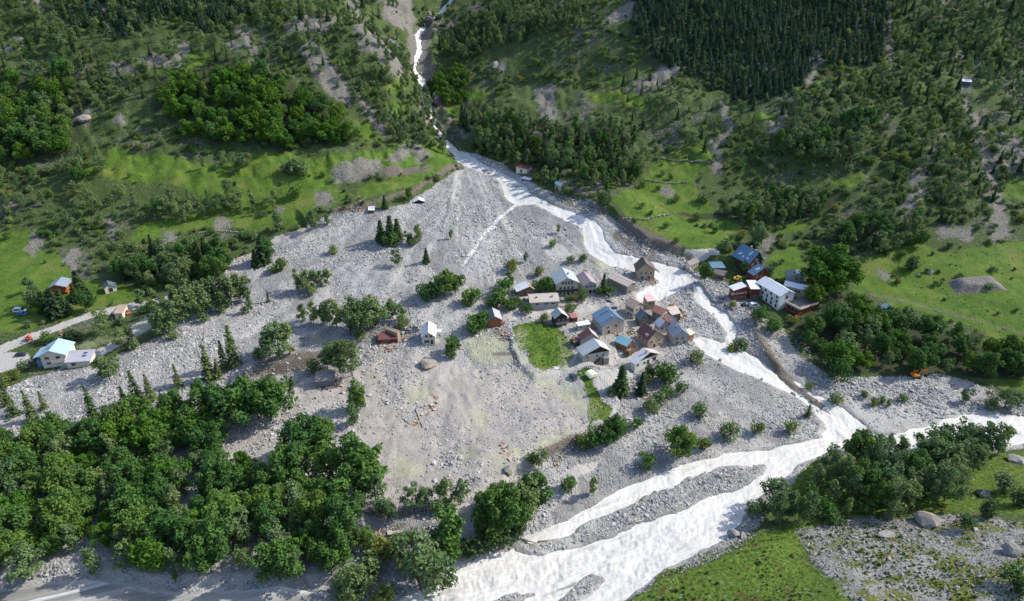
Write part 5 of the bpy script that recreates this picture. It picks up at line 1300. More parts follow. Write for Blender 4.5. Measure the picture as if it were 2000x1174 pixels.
plants('olive-green tree at the bottom edge by the river', 'trees at the bottom edge left of the river', [('ash',822,1150,112,1.15),('ash',850,1158,84,1.0),('ash',796,1100,74,1.0),('grey_bush',690,1168,70,1.0),('olive_bush',752,1180,52,1.0),('olive_bush',770,1085,46,1.1),('grey_bush',722,1130,56),('bush',838,1095,50),('olive_bush',735,1088,50,1.1),('ash',700,1180,90,.9)])
plant('bush', 1107, 957, 36, 'single round green bush on the flat beside the pale backwater')
plant('birch', 1158, 968, 46, 'single thin sapling by the backwater at the river edge', None, 1.1)
plant('bush', 1264, 912, 36, 'small round bush left of the big round tree by the river')
plant('broadleaf', 1328, 893, 64, 'big round tree alone on the gravel by the river', None, 1.25)
plant('olive_bush', 1375, 876, 32, 'yellowish bush right of the big round tree by the river')
plant('grey_bush', 1417, 853, 42, 'loose grey-green bush in the middle of the lower gravel')
plant('olive_bush', 1477, 845, 30, 'yellow-green bush on the lower gravel near the confluence')
plant('grey_bush', 1365, 815, 40, 'wide airy bush on the gravel below the white chalet')
plant('grey_bush', 1544, 843, 32, 'airy bush on the gravel tip by the confluence')
plant('larch', 1577, 814, 30, 'dark little tree on the gravel tip by the confluence', None, 1.4)
plant('grey_bush', 1270, 808, 38, 'round bush on the gravel halfway below the white chalet')
plant('bush', 1243, 834, 26, 'small green bush above the green bank trees')
plant('grey_bush', 1331, 768, 28, 'small dark bush with a pole-like stem on the gravel below the white chalet')
plants('dark green tree on the grassy bank above the lower gravel', 'trees on the grassy bank', [('broadleaf',1200,862,56,1.0),('broadleaf',1184,868,48,1.0),('bush',1160,872,44,1.1),('olive_bush',1140,876,36),('ash',1058,915,48,.8),('olive_bush',1040,905,30),('bush',1215,850,36)])
plants('dark conifer in front of the white chalet', 'conifers in front of the white chalet', [('fir',1212,768,66,1.5),('fir',1252,770,52,1.2)])
plants('dark leafy shrub beside the white chalet', 'shrubs beside the white chalet', [('bush',1295,742,46),('bush',1310,748,42),('dark_bush',1270,738,30),('bush',1302,775,30),('grey_bush',1290,785,34),('grey_bush',1190,770,20),('olive_bush',1262,750,28)])
plant('grey_bush', 1354, 708, 36, 'loose bush on the gravel by the torrent right of the hamlet')
plants('sparse bush standing in the torrent right of the hamlet', 'bushes in the torrent', [('grey_bush',1441,682,34),('olive_bush',1428,690,26)])
plants('small shrub on the gravel above the hamlet', 'shrubs on the gravel above the hamlet', [('grey_bush',1080,482,22),('birch',1090,455,22,1.3),('birch',1027,512,26,1.3),('grey_bush',1112,514,22),('bush',1137,512,22),('olive_bush',998,530,34),('grey_bush',1052,538,28),('grey_bush',1000,520,20)])
plants('round green bush in the thick patch above the orange chalet', 'thick bushes above the orange chalet', [('broadleaf',868,578,58,1.15),('broadleaf',890,575,50,1.0),('bush',832,586,40),('bush',848,582,50),('bush',922,592,42,1.1),('bush',912,598,26)])
plants('garden greenery among the houses of the hamlet', 'garden trees of the hamlet', [('birch',995,560,40,1.5),('bush',985,572,40),('bush',972,580,26),('bush',975,598,42),('bush',996,605,34),('bush',962,602,30),('bush',1010,598,28),('bush',1030,612,28),('bush',1061,628,22),('broadleaf',1066,572,36,1.1),('bush',1052,570,30),('olive_bush',1075,574,24),('bush',1082,566,26),('fir',1178,572,46,1.1),('bush',1190,578,28),('bush',1168,575,22),('grey_bush',1115,612,28),('bush',1085,590,20),('olive_bush',1120,588,20),('bush',1140,585,26),('grey_bush',1107,588,18),('bush',1120,672,18),('olive_bush',1165,665,14)])
plants('bright green bush left of the orange chalet', 'bushes left of the orange chalet', [('bush',928,650,42),('bush',938,644,44),('bush',942,630,34)])
plants('slim green tree right of the cream house on the fan', 'slim trees right of the cream house', [('poplar',880,696,46,1.4),('poplar',889,684,40,1.3),('bush',885,700,18)])
plant('broadleaf', 1376, 552, 44, 'leafy tree beside the grey-brown roof on the right bank', None, .9)
plant('broadleaf', 1450, 534, 30, 'leafy tree leaning against the large blue roof', None, .8)
plants('tall grey-green tree behind the large blue roof', 'trees behind the large blue roof', [('ash',1472,482,58,1.0),('ash',1412,492,34,1.2),('birch',1488,478,46,1.5)])
plants('fresh green bush on the gravel in front of the hotel', 'bushes in front of the hotel', [('bush',1478,628,40,1.15),('bush',1508,648,36,1.15),('grey_bush',1520,640,20)])
plant('olive_bush', 1431, 600, 18, 'small yellow-green bush in front of the red inn')
plants('large bright green rounded tree behind the hotel', 'large bright trees behind the hotel', [('fresh',1612,560,92,1.15),('fresh',1592,562,72,1.0),('fresh',1640,562,72,1.0),('fresh',1618,580,64,1.0),('fresh',1592,598,50,1.0)])
plant('dark_bush', 1779, 527, 40, 'large dark round bush at the upper edge of the big meadow', None, 1.1)
plants('small dark bush in the big right meadow', 'small dark bushes in the big meadow', [('dark_bush',1810,532,13),('dark_bush',1832,533,9,1.4),('dark_bush',1820,498,10),('dark_bush',1980,528,9)])
plants('sparse bush on the gravel flat right of the confluence', 'bushes on the gravel flat', [('grey_bush',1632,790,32),('olive_bush',1706,792,20),('grey_bush',1722,786,18),('grey_bush',1764,785,22),('birch',1735,795,20,1.3),('olive_bush',1688,776,18),('olive_bush',1578,760,18)])
plants('feathery willow clump at the right edge of the gravel flat', 'willows at the right edge of the gravel flat', [('birch',1886,786,36,1.6),('ash',1944,794,42,1.2),('ash',1962,796,46,1.2),('ash',1980,796,36,1.2),('grey_bush',1930,796,26)])
plant('bush', 1630, 745, 62, 'tall pale grey-green bush at the lower tip of the right wood', None, .75)
plants('dark fir beside the orange chalet in the left meadow', 'rusty firs by the left orange chalet', [('fir',112,618,66,1.9),('fir',92,612,52,1.5),('fir',160,580,62,1.6),('fir',150,590,44,1.5),('fir',128,612,56,1.4)])
plants('green tree in the clump left of the rusty firs', 'clump left of the rusty firs', [('ash',75,606,54,1.0),('birch',62,572,40,1.5),('ash',60,600,38,1.1),('broadleaf',172,610,48,1.0),('fresh',86,612,36,1.0)])
plants('tree along the left dirt road', 'trees along the left dirt road', [('ash',205,655,62,.9),('birch',276,597,42,1.5),('bush',282,612,20),('bush',300,606,26),('birch',316,600,34,1.4),('dark_bush',138,668,34,1.1),('dark_bush',150,664,28),('bush',95,668,26,1.1),('bush',110,672,22),('grey_bush',55,640,20),('grey_bush',52,722,26),('olive_bush',30,740,26),('olive_bush',14,752,24),('grey_bush',130,690,18)])
plants('tree at the right end of the left wood', 'trees at the right end of the left wood', [('fir',392,520,62,1.4),('fir',405,512,60,1.4),('broadleaf',430,515,62,1.0),('broadleaf',438,530,58,1.0),('fir',420,535,66,1.4),('broadleaf',412,545,50,1.0),('birch',345,560,60,1.3)])
plant('bush', 605, 345, 8, 'tiny dark bush in the upper left meadow')
plants('pale tree along the bank left of the fan', 'birches at the gorge mouth', [('poplar',800,392,38,1.2),('fir',752,408,34,1.3),('birch',864,300,44,1.2),('birch',610,450,50,1.4),('birch',545,452,54,1.3),('birch',640,440,30,1.4)])
plants('round bush on the upper left meadow', 'round bushes on the upper left meadow', [('bush',580,385,34),('bush',632,345,16),('grey_bush',575,340,44,1.2),('grey_bush',595,342,36),('grey_bush',560,338,34),('bush',55,340,22,1.4),('grey_bush',240,375,22)])
plant('bush', 1108, 380, 20, 'bush beside the turquoise-roofed hut on the eroded bank', None, 1.2)
plants('slim birch behind the red-roofed hut', 'slim birches behind the red-roofed hut', [('birch',1065,358,44,1.2),('birch',1085,358,40,1.3),('olive_bush',1050,352,18,1.4),('birch',1012,330,44,1.3),('birch',1030,322,40,1.3)])
plants('grey-green tree at the top of the eroded bank', 'trees at the top of the eroded bank', [('ash',1180,415,54,.9),('birch',1174,405,42,1.5),('bush',1300,445,16),('bush',1320,475,18)])
plants('dark shrub in the pasture right of the torrent', 'shrubs in the right pasture', [('bush',1255,366,18),('bush',1285,372,14),('grey_bush',1322,392,22),('bush',1310,350,16),('grey_bush',1378,395,28,1.2),('bush',1360,430,22),('bush',1395,455,18),('bush',1270,420,14),('grey_bush',1420,420,22),('bush',1240,435,14)])
plants('dark bush among boulders at the right edge', 'dark trees among the near boulders', [('dark_bush',1926,1008,46,.9),('bush',1885,1030,30),('bush',1978,1140,44),('dark_bush',1990,1160,34),('grey_bush',1960,960,44),('dark_bush',1985,985,42)])

plants('tree rooted in the rocky gorge beside the falling stream', 'trees in the gorge', [('birch',840,212,34,1.4),('birch',850,240,34,1.4),('birch',858,262,34,1.4),('birch',836,236,36,1.4),('birch',868,278,30,1.4),('ash',832,190,30,1.1),('birch',843,258,34,1.4),('birch',826,52,20,1.5),('birch',846,34,20,1.5),('bush',856,224,14),('fir',846,190,30,1.4)])

# woods and thickets: (label tail, group, outline of the stems, kinds with weights, spacing, heights)
WOODS = [
 ('in the lower left wood', 'trees of the lower left wood', [(-170,900),(0,880),(120,862),(250,850),(330,838),(420,850),(460,900),(560,930),(640,990),(712,1040),(722,1100),(640,1146),(500,1148),(330,1156),(230,1142),(140,1132),(0,1150),(-170,1160)], {'broadleaf': 7, 'ash': 4, 'fresh': 3, 'birch': 2}, 5.9, (8.5, 15)),
 ('in the wood below the hotel', 'trees of the wood below the hotel', [(1560,665),(1600,625),(1680,640),(1745,640),(1800,650),(1860,665),(1930,690),(2150,720),(2150,738),(1900,735),(1780,730),(1660,735),(1590,705)], {'broadleaf': 7, 'ash': 2, 'fresh': 2, 'bush': 1}, 6.2, (8.5, 13)),
 ('in the strip of wood beside the hotel terrace', 'trees beside the hotel terrace', [(1600,640),(1640,590),(1690,600),(1710,640),(1660,650)], {'broadleaf': 4, 'fresh': 3}, 6.0, (8, 12)),
 ('in the dark thicket on the near bank', 'trees of the dark thicket on the near bank', [(1455,1020),(1500,990),(1560,968),(1630,915),(1700,900),(1820,888),(1910,890),(1910,935),(1850,985),(1770,1012),(1610,1022),(1500,1032)], {'ash': 6, 'birch': 5, 'broadleaf': 1, 'bush': 2}, 4.6, (9, 14)),
 ('in the row along the far channel', 'feathery row along the far channel', [(1700,862),(1760,868),(1830,876),(1960,884),(1955,893),(1800,890),(1700,880)], {'birch': 3, 'ash': 4}, 4.2, (11, 15)),
 ('in the bright upper left grove', 'trees of the bright upper left grove', [(310,215),(340,180),(420,150),(500,155),(570,175),(660,225),(692,275),(640,300),(540,288),(440,280),(360,270)], {'fresh': 8, 'broadleaf': 2}, 7.2, (11, 15)),
 ('in the far left wood', 'trees of the far left wood', [(-170,180),(0,165),(130,165),(160,215),(150,275),(110,320),(0,330),(-170,330)], {'broadleaf': 7, 'fresh': 2, 'ash': 2}, 7.4, (11, 15)),
 ('in the thickets below the left groves', 'trees of the left slope thickets', [(380,320),(490,312),(490,345),(400,352)], {'birch': 3, 'ash': 4, 'grey_bush': 2}, 5.5, (8, 12)),
 ('in the thickets below the left groves', 'trees of the left slope thickets', [(110,350),(210,300),(215,345),(150,375)], {'broadleaf': 2, 'ash': 4, 'birch': 2}, 6.0, (9, 13)),
 ('in the belt between the left meadows', 'trees of the belt between the left meadows', [(300,420),(360,395),(460,385),(550,385),(555,410),(480,425),(370,440)], {'ash': 5, 'birch': 3, 'broadleaf': 1}, 5.6, (8, 12)),
 ('on the bushy left edge slope', 'trees of the bushy slope at the left edge', [(-120,350),(80,360),(230,390),(310,410),(270,460),(170,480),(90,465),(60,440),(-120,440)], {'ash': 4, 'birch': 2, 'grey_bush': 4, 'bush': 3}, 6.4, (5, 10)),
 ('in the wood above the cream cottage', 'trees of the dark wood above the cottage', [(240,525),(300,500),(375,500),(440,525),(425,548),(350,566),(270,560),(235,545)], {'fir': 3, 'ash': 4, 'broadleaf': 3}, 5.0, (8, 13)),
 ('in the birch wood right of the gorge mouth', 'trees of the birch wood by the gorge', [(890,255),(940,225),(1010,235),(1090,265),(1170,262),(1240,275),(1235,320),(1170,350),(1090,345),(1030,325),(960,305)], {'birch': 6, 'poplar': 4, 'ash': 2, 'fir': 1}, 4.6, (9, 14)),
 ('in the bright clump above the gorge cascade', 'trees of the clump above the cascade', [(838,165),(870,140),(905,140),(918,180),(890,205),(850,200)], {'fresh': 4, 'broadleaf': 3}, 5.5, (8, 11)),
 ('on the wooded ledge above the gorge', 'trees of the ledge above the gorge', [(850,90),(900,50),(980,20),(1080,10),(1160,20),(1130,60),(1000,90),(900,120)], {'birch': 5, 'ash': 4, 'fir': 2}, 5.2, (7, 11)),
 ('on the steep slope left of the gorge', 'trees of the slope left of the gorge', [(690,90),(760,60),(800,110),(835,200),(850,290),(800,300),(740,250),(690,200),(660,140)], {'birch': 6, 'ash': 4}, 5.6, (6, 11)),
 ('on the stony upper left slope', 'trees of the stony upper left slope', [(-170,-40),(800,-40),(740,60),(650,140),(560,160),(420,140),(300,200),(160,230),(160,160),(-170,150)], {'birch': 4, 'ash': 5, 'larch': 2, 'fir': 2}, 7.6, (6, 11)),
 ('in the dark conifers at the top left edge', 'conifers at the top left edge', [(60,-50),(420,-50),(500,20),(400,60),(330,40),(250,70),(120,40)], {'spruce': 6, 'fir': 3}, 5.0, (7, 12)),
 ('in the upper right forest', 'conifers of the upper right forest', [(1230,-60),(1730,-60),(1735,60),(1720,130),(1640,140),(1600,110),(1560,180),(1500,210),(1420,190),(1370,150),(1290,120),(1235,70)], {'spruce': 1}, 4.3, (5.5, 9.5)),
 ('on the far right slope', 'trees of the far right slope', [(1740,-40),(2150,-40),(2150,260),(1960,255),(1900,150),(1800,180),(1700,220),(1620,200),(1740,130)], {'larch': 2, 'fir': 4, 'birch': 3, 'ash': 5}, 5.8, (5, 10)),
 ('on the bushy right slope below the scree', 'trees of the bushy right slope', [(1700,230),(1800,190),(1880,180),(1940,260),(2150,270),(2150,350),(1980,350),(1930,440),(1840,440),(1760,400),(1720,320)], {'ash': 5, 'birch': 2, 'fir': 2, 'bush': 3}, 6.0, (5, 9.5)),
 ('in the big right slope grove', 'trees of the big right grove', [(1500,300),(1540,255),(1620,245),(1690,260),(1700,300),(1650,335),(1560,320)], {'ash': 6, 'broadleaf': 2, 'birch': 2}, 5.6, (10, 14)),
 ('in the poplar belt above the right pastures', 'trees of the poplar belt', [(1415,432),(1440,400),(1520,385),(1610,395),(1615,425),(1540,438),(1460,445)], {'poplar': 3, 'birch': 4, 'ash': 3}, 4.6, (9, 13)),
 ('in the leafy grove above the big right meadow', 'trees of the grove above the big meadow', [(1605,480),(1640,440),(1720,430),(1800,445),(1805,480),(1745,500),(1690,495)], {'broadleaf': 3, 'ash': 5, 'birch': 2}, 5.8, (9, 13)),
 ('scattered below the conifer forest', 'trees scattered below the conifer forest', [(1180,150),(1300,150),(1420,200),(1560,195),(1650,160),(1690,230),(1520,260),(1480,330),(1400,330),(1280,300),(1220,240)], {'fir': 3, 'larch': 1, 'bush': 3, 'birch': 2, 'ash': 4}, 8.0, (4, 9)),
 ('in the mixed wood left of the right pastures', 'trees left of the right pastures', [(1110,350),(1200,335),(1260,310),(1270,340),(1230,372),(1180,392),(1130,375)], {'birch': 4, 'poplar': 3, 'ash': 3}, 5.0, (8, 12)),
]
KWORD = {'broadleaf': 'rounded green tree', 'fresh': 'bright green rounded tree', 'ash': 'grey-green leafy tree', 'birch': 'slender birch', 'poplar': 'slender green tree', 'fir': 'dark fir', 'spruce': 'dark spruce', 'larch': 'thin larch',
         'bush': 'green bush', 'grey_bush': 'grey-green bush', 'olive_bush': 'olive bush', 'dark_bush': 'dark bush'}
placed = np.array([(p[1], p[2]) for p in PLANTS])
def thin(X, Y, gap, taken=None, tgap=0):
    """dart throwing on a hash grid"""
    seen = {}; keep = []
    for i in range(len(X)):
        cx_, cy_ = int(X[i] // gap), int(Y[i] // gap); ok = True
        for a_ in (-1, 0, 1):
            for b_ in (-1, 0, 1):
                for j in seen.get((cx_ + a_, cy_ + b_), ()):
                    if (X[i] - X[j]) ** 2 + (Y[i] - Y[j]) ** 2 < gap * gap: ok = False; break
                if not ok: break
            if not ok: break
        if ok: seen.setdefault((cx_, cy_), []).append(i); keep.append(i)
    return np.array(keep, int)
for wi, (tail, grp, poly, kinds, gap, (h0, h1)) in enumerate(WOODS):
    P_ = WP(poly); g = np.random.default_rng(900 + wi)
    x0, x1, y0, y1 = P_[:, 0].min(), P_[:, 0].max(), P_[:, 1].min(), P_[:, 1].max()
    n = int((x1 - x0) * (y1 - y0) / gap ** 2 * 7) + 20
    X, Y = g.uniform(x0, x1, n), g.uniform(y0, y1, n)
    m = inside(X, Y, P_) & clear_of_houses(X, Y, 2.5) & (water_sd(X, Y) < -1.0)
    X, Y = X[m], Y[m]
    ed = seg_dist(X, Y, P_, True)
    m = (fbm(X, Y, gap * 3.2, 3, 950 + wi) * .5 + .5 > (.25 if wi == 0 else .24 if gap > 5 else .16)) & (g.uniform(size=len(X)) < sstep(-gap * .5, gap * 1.3, ed))
    X, Y = X[m], Y[m]
    k = thin(X, Y, gap * .84); X, Y = X[k], Y[k]
    Z = lookup(X, Y, GH_FULL); ks = list(kinds); pw = np.array([kinds[q] for q in ks], float); pw /= pw.sum()
    for x, y, z in zip(X, Y, Z):
        kd = ks[g.choice(len(ks), p=pw)]
        h = (h0 * .8 + (h1 * 1.08 - h0 * .8) * g.uniform() ** .8) * (0.45 if 'bush' in kd else .90)
        PLANTS.append((kd, x, y, z, h, g.uniform(.9, 1.2), KWORD[kd] + ' ' + tail, grp, False))

# scattered single shrubs of the slopes
def slope_bushes(n, hr, seed, zlo=24.0):
    g = np.random.default_rng(seed)
    rad = np.sqrt(g.uniform(250 ** 2, 720 ** 2, n)); a_ = g.uniform(-.78, .78, n)
    X, Y = rad * np.sin(a_), rad * np.cos(a_)
    Z = lookup(X, Y, GH_FULL); u_, v_, _ = to_px(X, Y, Z)
    m = (u_ > -120) & (u_ < 2120) & (v_ > -60) & (v_ < 640) & clear_of_houses(X, Y, 1.5)
    X, Y, Z = X[m], Y[m], Z[m]
    keepm = water_sd(X, Y) < -1.5
    keepm &= sd_poly(X, Y, WP(GRAVEL)) < -1.0
    for p in TRACKS: keepm &= sd_poly(X, Y, WP(p)) < -.5
    d = np.full(X.shape, -12.)
    for p in MEADOWS: d = np.maximum(d, sd_poly(X, Y, WP(p)))
    keepm &= (d < 0) | (g.uniform(size=len(X)) < .06)
    s_ = np.full(X.shape, -12.)
    for p in SCREES: s_ = np.maximum(s_, sd_poly(X, Y, WP(p)))
    keepm &= (s_ < 0) | (g.uniform(size=len(X)) < .12)
    dens = fbm(X, Y, 35, 3, seed) * .5 + .5
    keepm &= g.uniform(size=len(X)) < sstep(.25, .7, dens)
    return X[keepm], Y[keepm], Z[keepm], g.uniform(*hr, keepm.sum()) * g.uniform(.6, 1.2, keepm.sum())
bx, by, bz_, bh = slope_bushes(27000, (1.3, 4.2), 5001)
gq = np.random.default_rng(77)
for x, y, z, h in zip(bx, by, bz_, bh):
    kd = ['grey_bush', 'bush', 'olive_bush', 'dark_bush'][gq.choice(4, p=[.38, .27, .22, .13])]
    side = 'left' if x < -20 else 'right'
    PLANTS.append((kd, x, y, z, h, gq.uniform(.9, 1.5), KWORD[kd] + ' scattered on the %s mountain slope' % side, 'bushes of the %s mountain slope' % side, False))

# look-alikes of one stand are told apart by where they stand in it
ORD = ['leftmost', 'second from left', 'third from left', 'fourth from left', 'fifth from left', 'sixth from left', 'seventh from left', 'eighth from left', 'ninth from left', 'tenth from left']
share = {}
for i, p in enumerate(PLANTS): share.setdefault(p[6], []).append(i)
for lab, ii in share.items():
    if len(ii) < 2: continue
    uv = np.array([to_px(PLANTS[i][1], PLANTS[i][2], PLANTS[i][3])[:2] for i in ii])
    order = np.argsort(uv[:, 0]); rank = np.empty(len(ii), int); rank[order] = np.arange(len(ii))
    vis = (uv[:, 0] > -60) & (uv[:, 0] < 2060)
    lo, hi = uv[vis].min(0) if vis.any() else uv.min(0), uv[vis].max(0) if vis.any() else uv.max(0)
    for q, i in enumerate(ii):
        f = np.clip((uv[q] - lo) / (hi - lo + 1e-6), 0, .999)
        if len(ii) <= 10: s_ = ORD[rank[q]] if rank[q] < len(ii) - 1 else 'rightmost'
        else:
            nc = 5 if len(ii) > 14 else 3
            s_ = ['far', 'mid', 'near'][int(f[1] * 3)] + ' ' + (['left end', 'left half', 'centre', 'right half', 'right end'] if nc == 5 else ['left', 'centre', 'right'])[int(f[0] * nc)]
        PLANTS[i] = PLANTS[i][:6] + (lab + ', ' + s_,) + PLANTS[i][7:]
print('long labels:', sorted({p[6] for p in PLANTS if len(p[6].replace('-', ' ').split()) > 16}))

# the 300 of each kind that show largest become things, the rest of the kind one scattered object
by_kind = {}
for p in PLANTS: by_kind.setdefault(KNAME[p[0]], []).append(p)
for nm, lst in by_kind.items():
    def seen_size(p):
        u_, v_, d_ = to_px(p[1], p[2], p[3] + p[4] / 2)
        vis = -60 < u_ < 2060 and -40 < v_ < 1230
        return (1e6 if p[8] else 0) + (p[4] / d_ if vis else 0)
    lst.sort(key=seen_size, reverse=True)
    for i, (kd, x, y, z, h, w, lab, grp, hand) in enumerate(lst[:295]):
        g = random.Random(i * 7 + len(nm))
        crown, stem = KIT[kd][g.randrange(len(KIT[kd]))]
        bushy = 'bush' in kd
        t = thing(nm, (x, y, z - .05), g.uniform(0, 6.28), lab, 'bush' if bushy else 'tree', grp)
        t.scale = (h * w, h * w, h)
        o = bpy.data.objects.new('foliage' if bushy else 'crown', crown); COL.objects.link(o); o.parent = t
        o = bpy.data.objects.new('stems' if bushy else 'trunk', stem); COL.objects.link(o); o.parent = t
    rest = lst[295:]
    if rest:
        kinds = sorted({p[0] for p in rest}); meshes = []; base_i = {}
        for kd in kinds:
            base_i[kd] = len(meshes)
            for crown, stem in KIT[kd]: meshes.append(crown)
        cl = source_collection('source_' + nm, meshes)
        # crowns and stems as two scatters of one stand would split it: join stem and crown for the far ones
        g = np.random.default_rng(len(rest))
        pick = [base_i[p[0]] + int(g.integers(len(KIT[p[0]]))) for p in rest]
        pts = [(p[1], p[2], p[3] - .05) for p in rest]
        scl = [(p[4] * p[5], p[4] * p[5], p[4]) for p in rest]
        rot = np.zeros((len(rest), 3)); rot[:, 2] = g.uniform(0, 6.28, len(rest))
        tail = {'bush': 'mountain_scrub'}.get(nm, 'distant_' + nm + 's')
        scatter(tail, pts, rot, scl, pick, cl, kind='stuff', label='far %ss covering the mountain slopes beyond the nearer ones' % nm.replace('_', ' '), category='vegetation')

# ------------------------------------------------------------------ stones
cob_coll = source_collection('source_cobbles', [rock_mesh('cobble', 700 + i, M['granite'], 1, .75) for i in range(7)])
tal_coll = source_collection('source_talus', [rock_mesh('talus_stone', 720 + i, M['talus'], 1, .6, .2) for i in range(7)])
def sow(name, polys, n, smin, smax, coll, seed, label, avoid_meadow=True, power=2.6, water_ok=-0.2, sink=.25):
    g = np.random.default_rng(seed); Xs, Ys = [], []
    allP = [WP(p) for p in polys]
    areas = np.array([0.5 * abs(np.dot(p[:, 0], np.roll(p[:, 1], 1)) - np.dot(p[:, 1], np.roll(p[:, 0], 1))) for p in allP])
    for P_, a_ in zip(allP, areas):
        x0, x1, y0, y1 = max(P_[:, 0].min(), -330), min(P_[:, 0].max(), 330), P_[:, 1].min(), P_[:, 1].max()
        box = (x1 - x0) * (y1 - y0); m_ = int(n * a_ / areas.sum() * box / a_)
        # more stones where they show larger
        X, Y = g.uniform(x0, x1, m_), g.uniform(y0, y1, m_)
        k = inside(X, Y, P_); Xs.append(X[k]); Ys.append(Y[k])
    X, Y = np.concatenate(Xs), np.concatenate(Ys); Z = lookup(X, Y, GH_FULL)
    u_, v_, _ = to_px(X, Y, Z)
    k = (u_ > -350) & (u_ < 2400) & (v_ > 0) & (v_ < 1330) & (water_sd(X, Y) < water_ok) & clear_of_houses(X, Y, -1.8)
    if avoid_meadow:
        for p in MEADOWS + TRACKS: k &= sd_poly(X, Y, WP(p)) < -.3
        pl = np.full(X.shape, -12.)
        for p in PALES: pl = np.maximum(pl, sd_poly(X, Y, WP(p)))
        k &= (pl < 0) | (g.uniform(size=len(X)) < .15)
    dens = fbm(X * .8 + Y * .6, Y * .35 - X * .25, 16, 4, seed) * .5 + .5
    if avoid_meadow:
        for p in SILTFIELD: k &= (sd_poly(X, Y, WP(p)) < 0) | (g.uniform(size=len(X)) < .62)
    k &= g.uniform(size=len(X)) < sstep(.25, .62, dens) * .9 + .1
    X, Y, Z = X[k], Y[k], Z[k]; n_ = len(X)
    s_ = smin * (1 - g.uniform(size=n_) * (1 - (smin / smax) ** power)) ** (-1 / power)
    if avoid_meadow: s_ = s_ * (.62 + .95 * np.clip(fbm(X, Y, 22, 3, seed + 5) + .45, 0, 1.2))
    scl = s_[:, None] * g.uniform(.75, 1.3, (n_, 3))
    rot = g.uniform(-.5, .5, (n_, 3)); rot[:, 2] = g.uniform(0, 6.28, n_)
    scatter(name, np.stack([X, Y, Z - sink * s_ * .3], 1), rot, scl, g.integers(0, 7, n_), coll, kind='stuff', label=label, category='stones')
    return n_
print('cobbles', sow('river_cobbles', [GRAVEL], 240000, .18, .75, cob_coll, 31, 'pale grey granite cobbles and blocks strewn over the debris fan'))
print('bars', sow('bar_cobbles', BARS, 4000, .2, .9, cob_coll, 33, 'grey cobbles on the gravel bars in the river', False, water_ok=.1))
# tufts, herbs and low shrubs that break up the turf
tuft_coll = source_collection('source_tufts', [crown_bush('tuft', 300 + i, M[q], 70, .30) for i, q in enumerate(['leaf_green', 'leaf_olive', 'leaf_olive', 'leaf_fresh', 'leaf_green', 'leaf_grey', 'leaf_olive'])])
herb_coll = source_collection('source_herbs', [crown_bush('herb', 320 + i, M['leaf_fresh' if i % 3 else 'leaf_green'], 70, .34) for i in range(7)])
sow('turf_tufts', [MEADOWS[17], MEADOWS[18], TALUS], 9000, .25, 1.3, tuft_coll, 51, 'tufts and low shrubs on the near slope', False, 2.4, -1.0, .3)
sow('field_herbs', [MEADOWS[6], MEADOWS[7]], 2600, .15, .45, herb_coll, 52, 'tall herbs and grass of the village field', False, 2.8, -1.0, .3)
sow('meadow_herbs', [MEADOWS[0], MEADOWS[1], MEADOWS[2], MEADOWS[3], MEADOWS[4], MEADOWS[5]], 7000, .18, .8, tuft_coll, 53, 'tussocks and weeds scattered over the meadows', False, 2.6, -1.0, .3)
print('scree', sow('scree_stones', SCREES, 14000, .2, .8, tal_coll, 34, 'grey stones on the slope screes', False))
sow('gorge_blocks', [stroke([(c_[0], c_[1], c_[2] + 16) for c_ in GORGE[1:]])], 1500, .4, 2.0, tal_coll, 55, 'dark grey blocks in the bed of the gorge stream', False, 2.2, 12.0, .6)
sow('torrent_blocks', [WATER[1], WATER[2]], 420, .35, 1.3, cob_coll, 56, 'grey blocks breaking the white water of the torrent', False, 2.2, 12.0, -1.0)
sow('village_rubble', [SILTFIELD[1], SILTFIELD[2]], 5200, .14, .6, cob_coll, 57, 'stones and rubble washed between the houses of the hamlet', False, 2.4, -1.0, .3)
# ------------------------------------------------------------------ vehicles and small things
def paint(name, c, rough=0.35):
    m = NT(name); v = m.obj()
    return m.done(m.mix(m.step(m.noise(1.2, 4, 0.6, v), .4, .8, 0, .5), c, tuple(x * .6 + .06 for x in c)), rough, None, 0.5)
M['car_dark'] = paint('dark_car_paint', (0.022, 0.028, 0.042)); M['car_white'] = paint('white_car_paint', (0.70, 0.71, 0.72)); M['car_blue'] = paint('blue_car_paint', (0.05, 0.16, 0.32))
M['car_red'] = paint('red_paint', (0.42, 0.045, 0.04)); M['machine_orange'] = paint('orange_machine_paint', (0.68, 0.24, 0.02)); M['machine_yellow'] = paint('yellow_machine_paint', (0.72, 0.50, 0.04)); M['machine_red'] = paint('red_orange_machine_paint', (0.60, 0.12, 0.06))
M['rubber'] = mat_plain('rubber', (0.015, 0.015, 0.015), (0.03, 0.03, 0.03), 4, 0.9, 0.2, 0)
M['canvas'] = mat_plain('pale_yellow_sheet', (0.66, 0.66, 0.42), (0.74, 0.73, 0.54), 1.5, 0.8, 0.2, 0.1)
M['white_sheet'] = mat_plain('white_sheet', (0.68, 0.68, 0.66), (0.76, 0.76, 0.74), 1.5, 0.7, 0.2, 0.1)
M['concrete'] = mat_plaster('concrete', (0.40, 0.37, 0.32), (0.33, 0.305, 0.265))

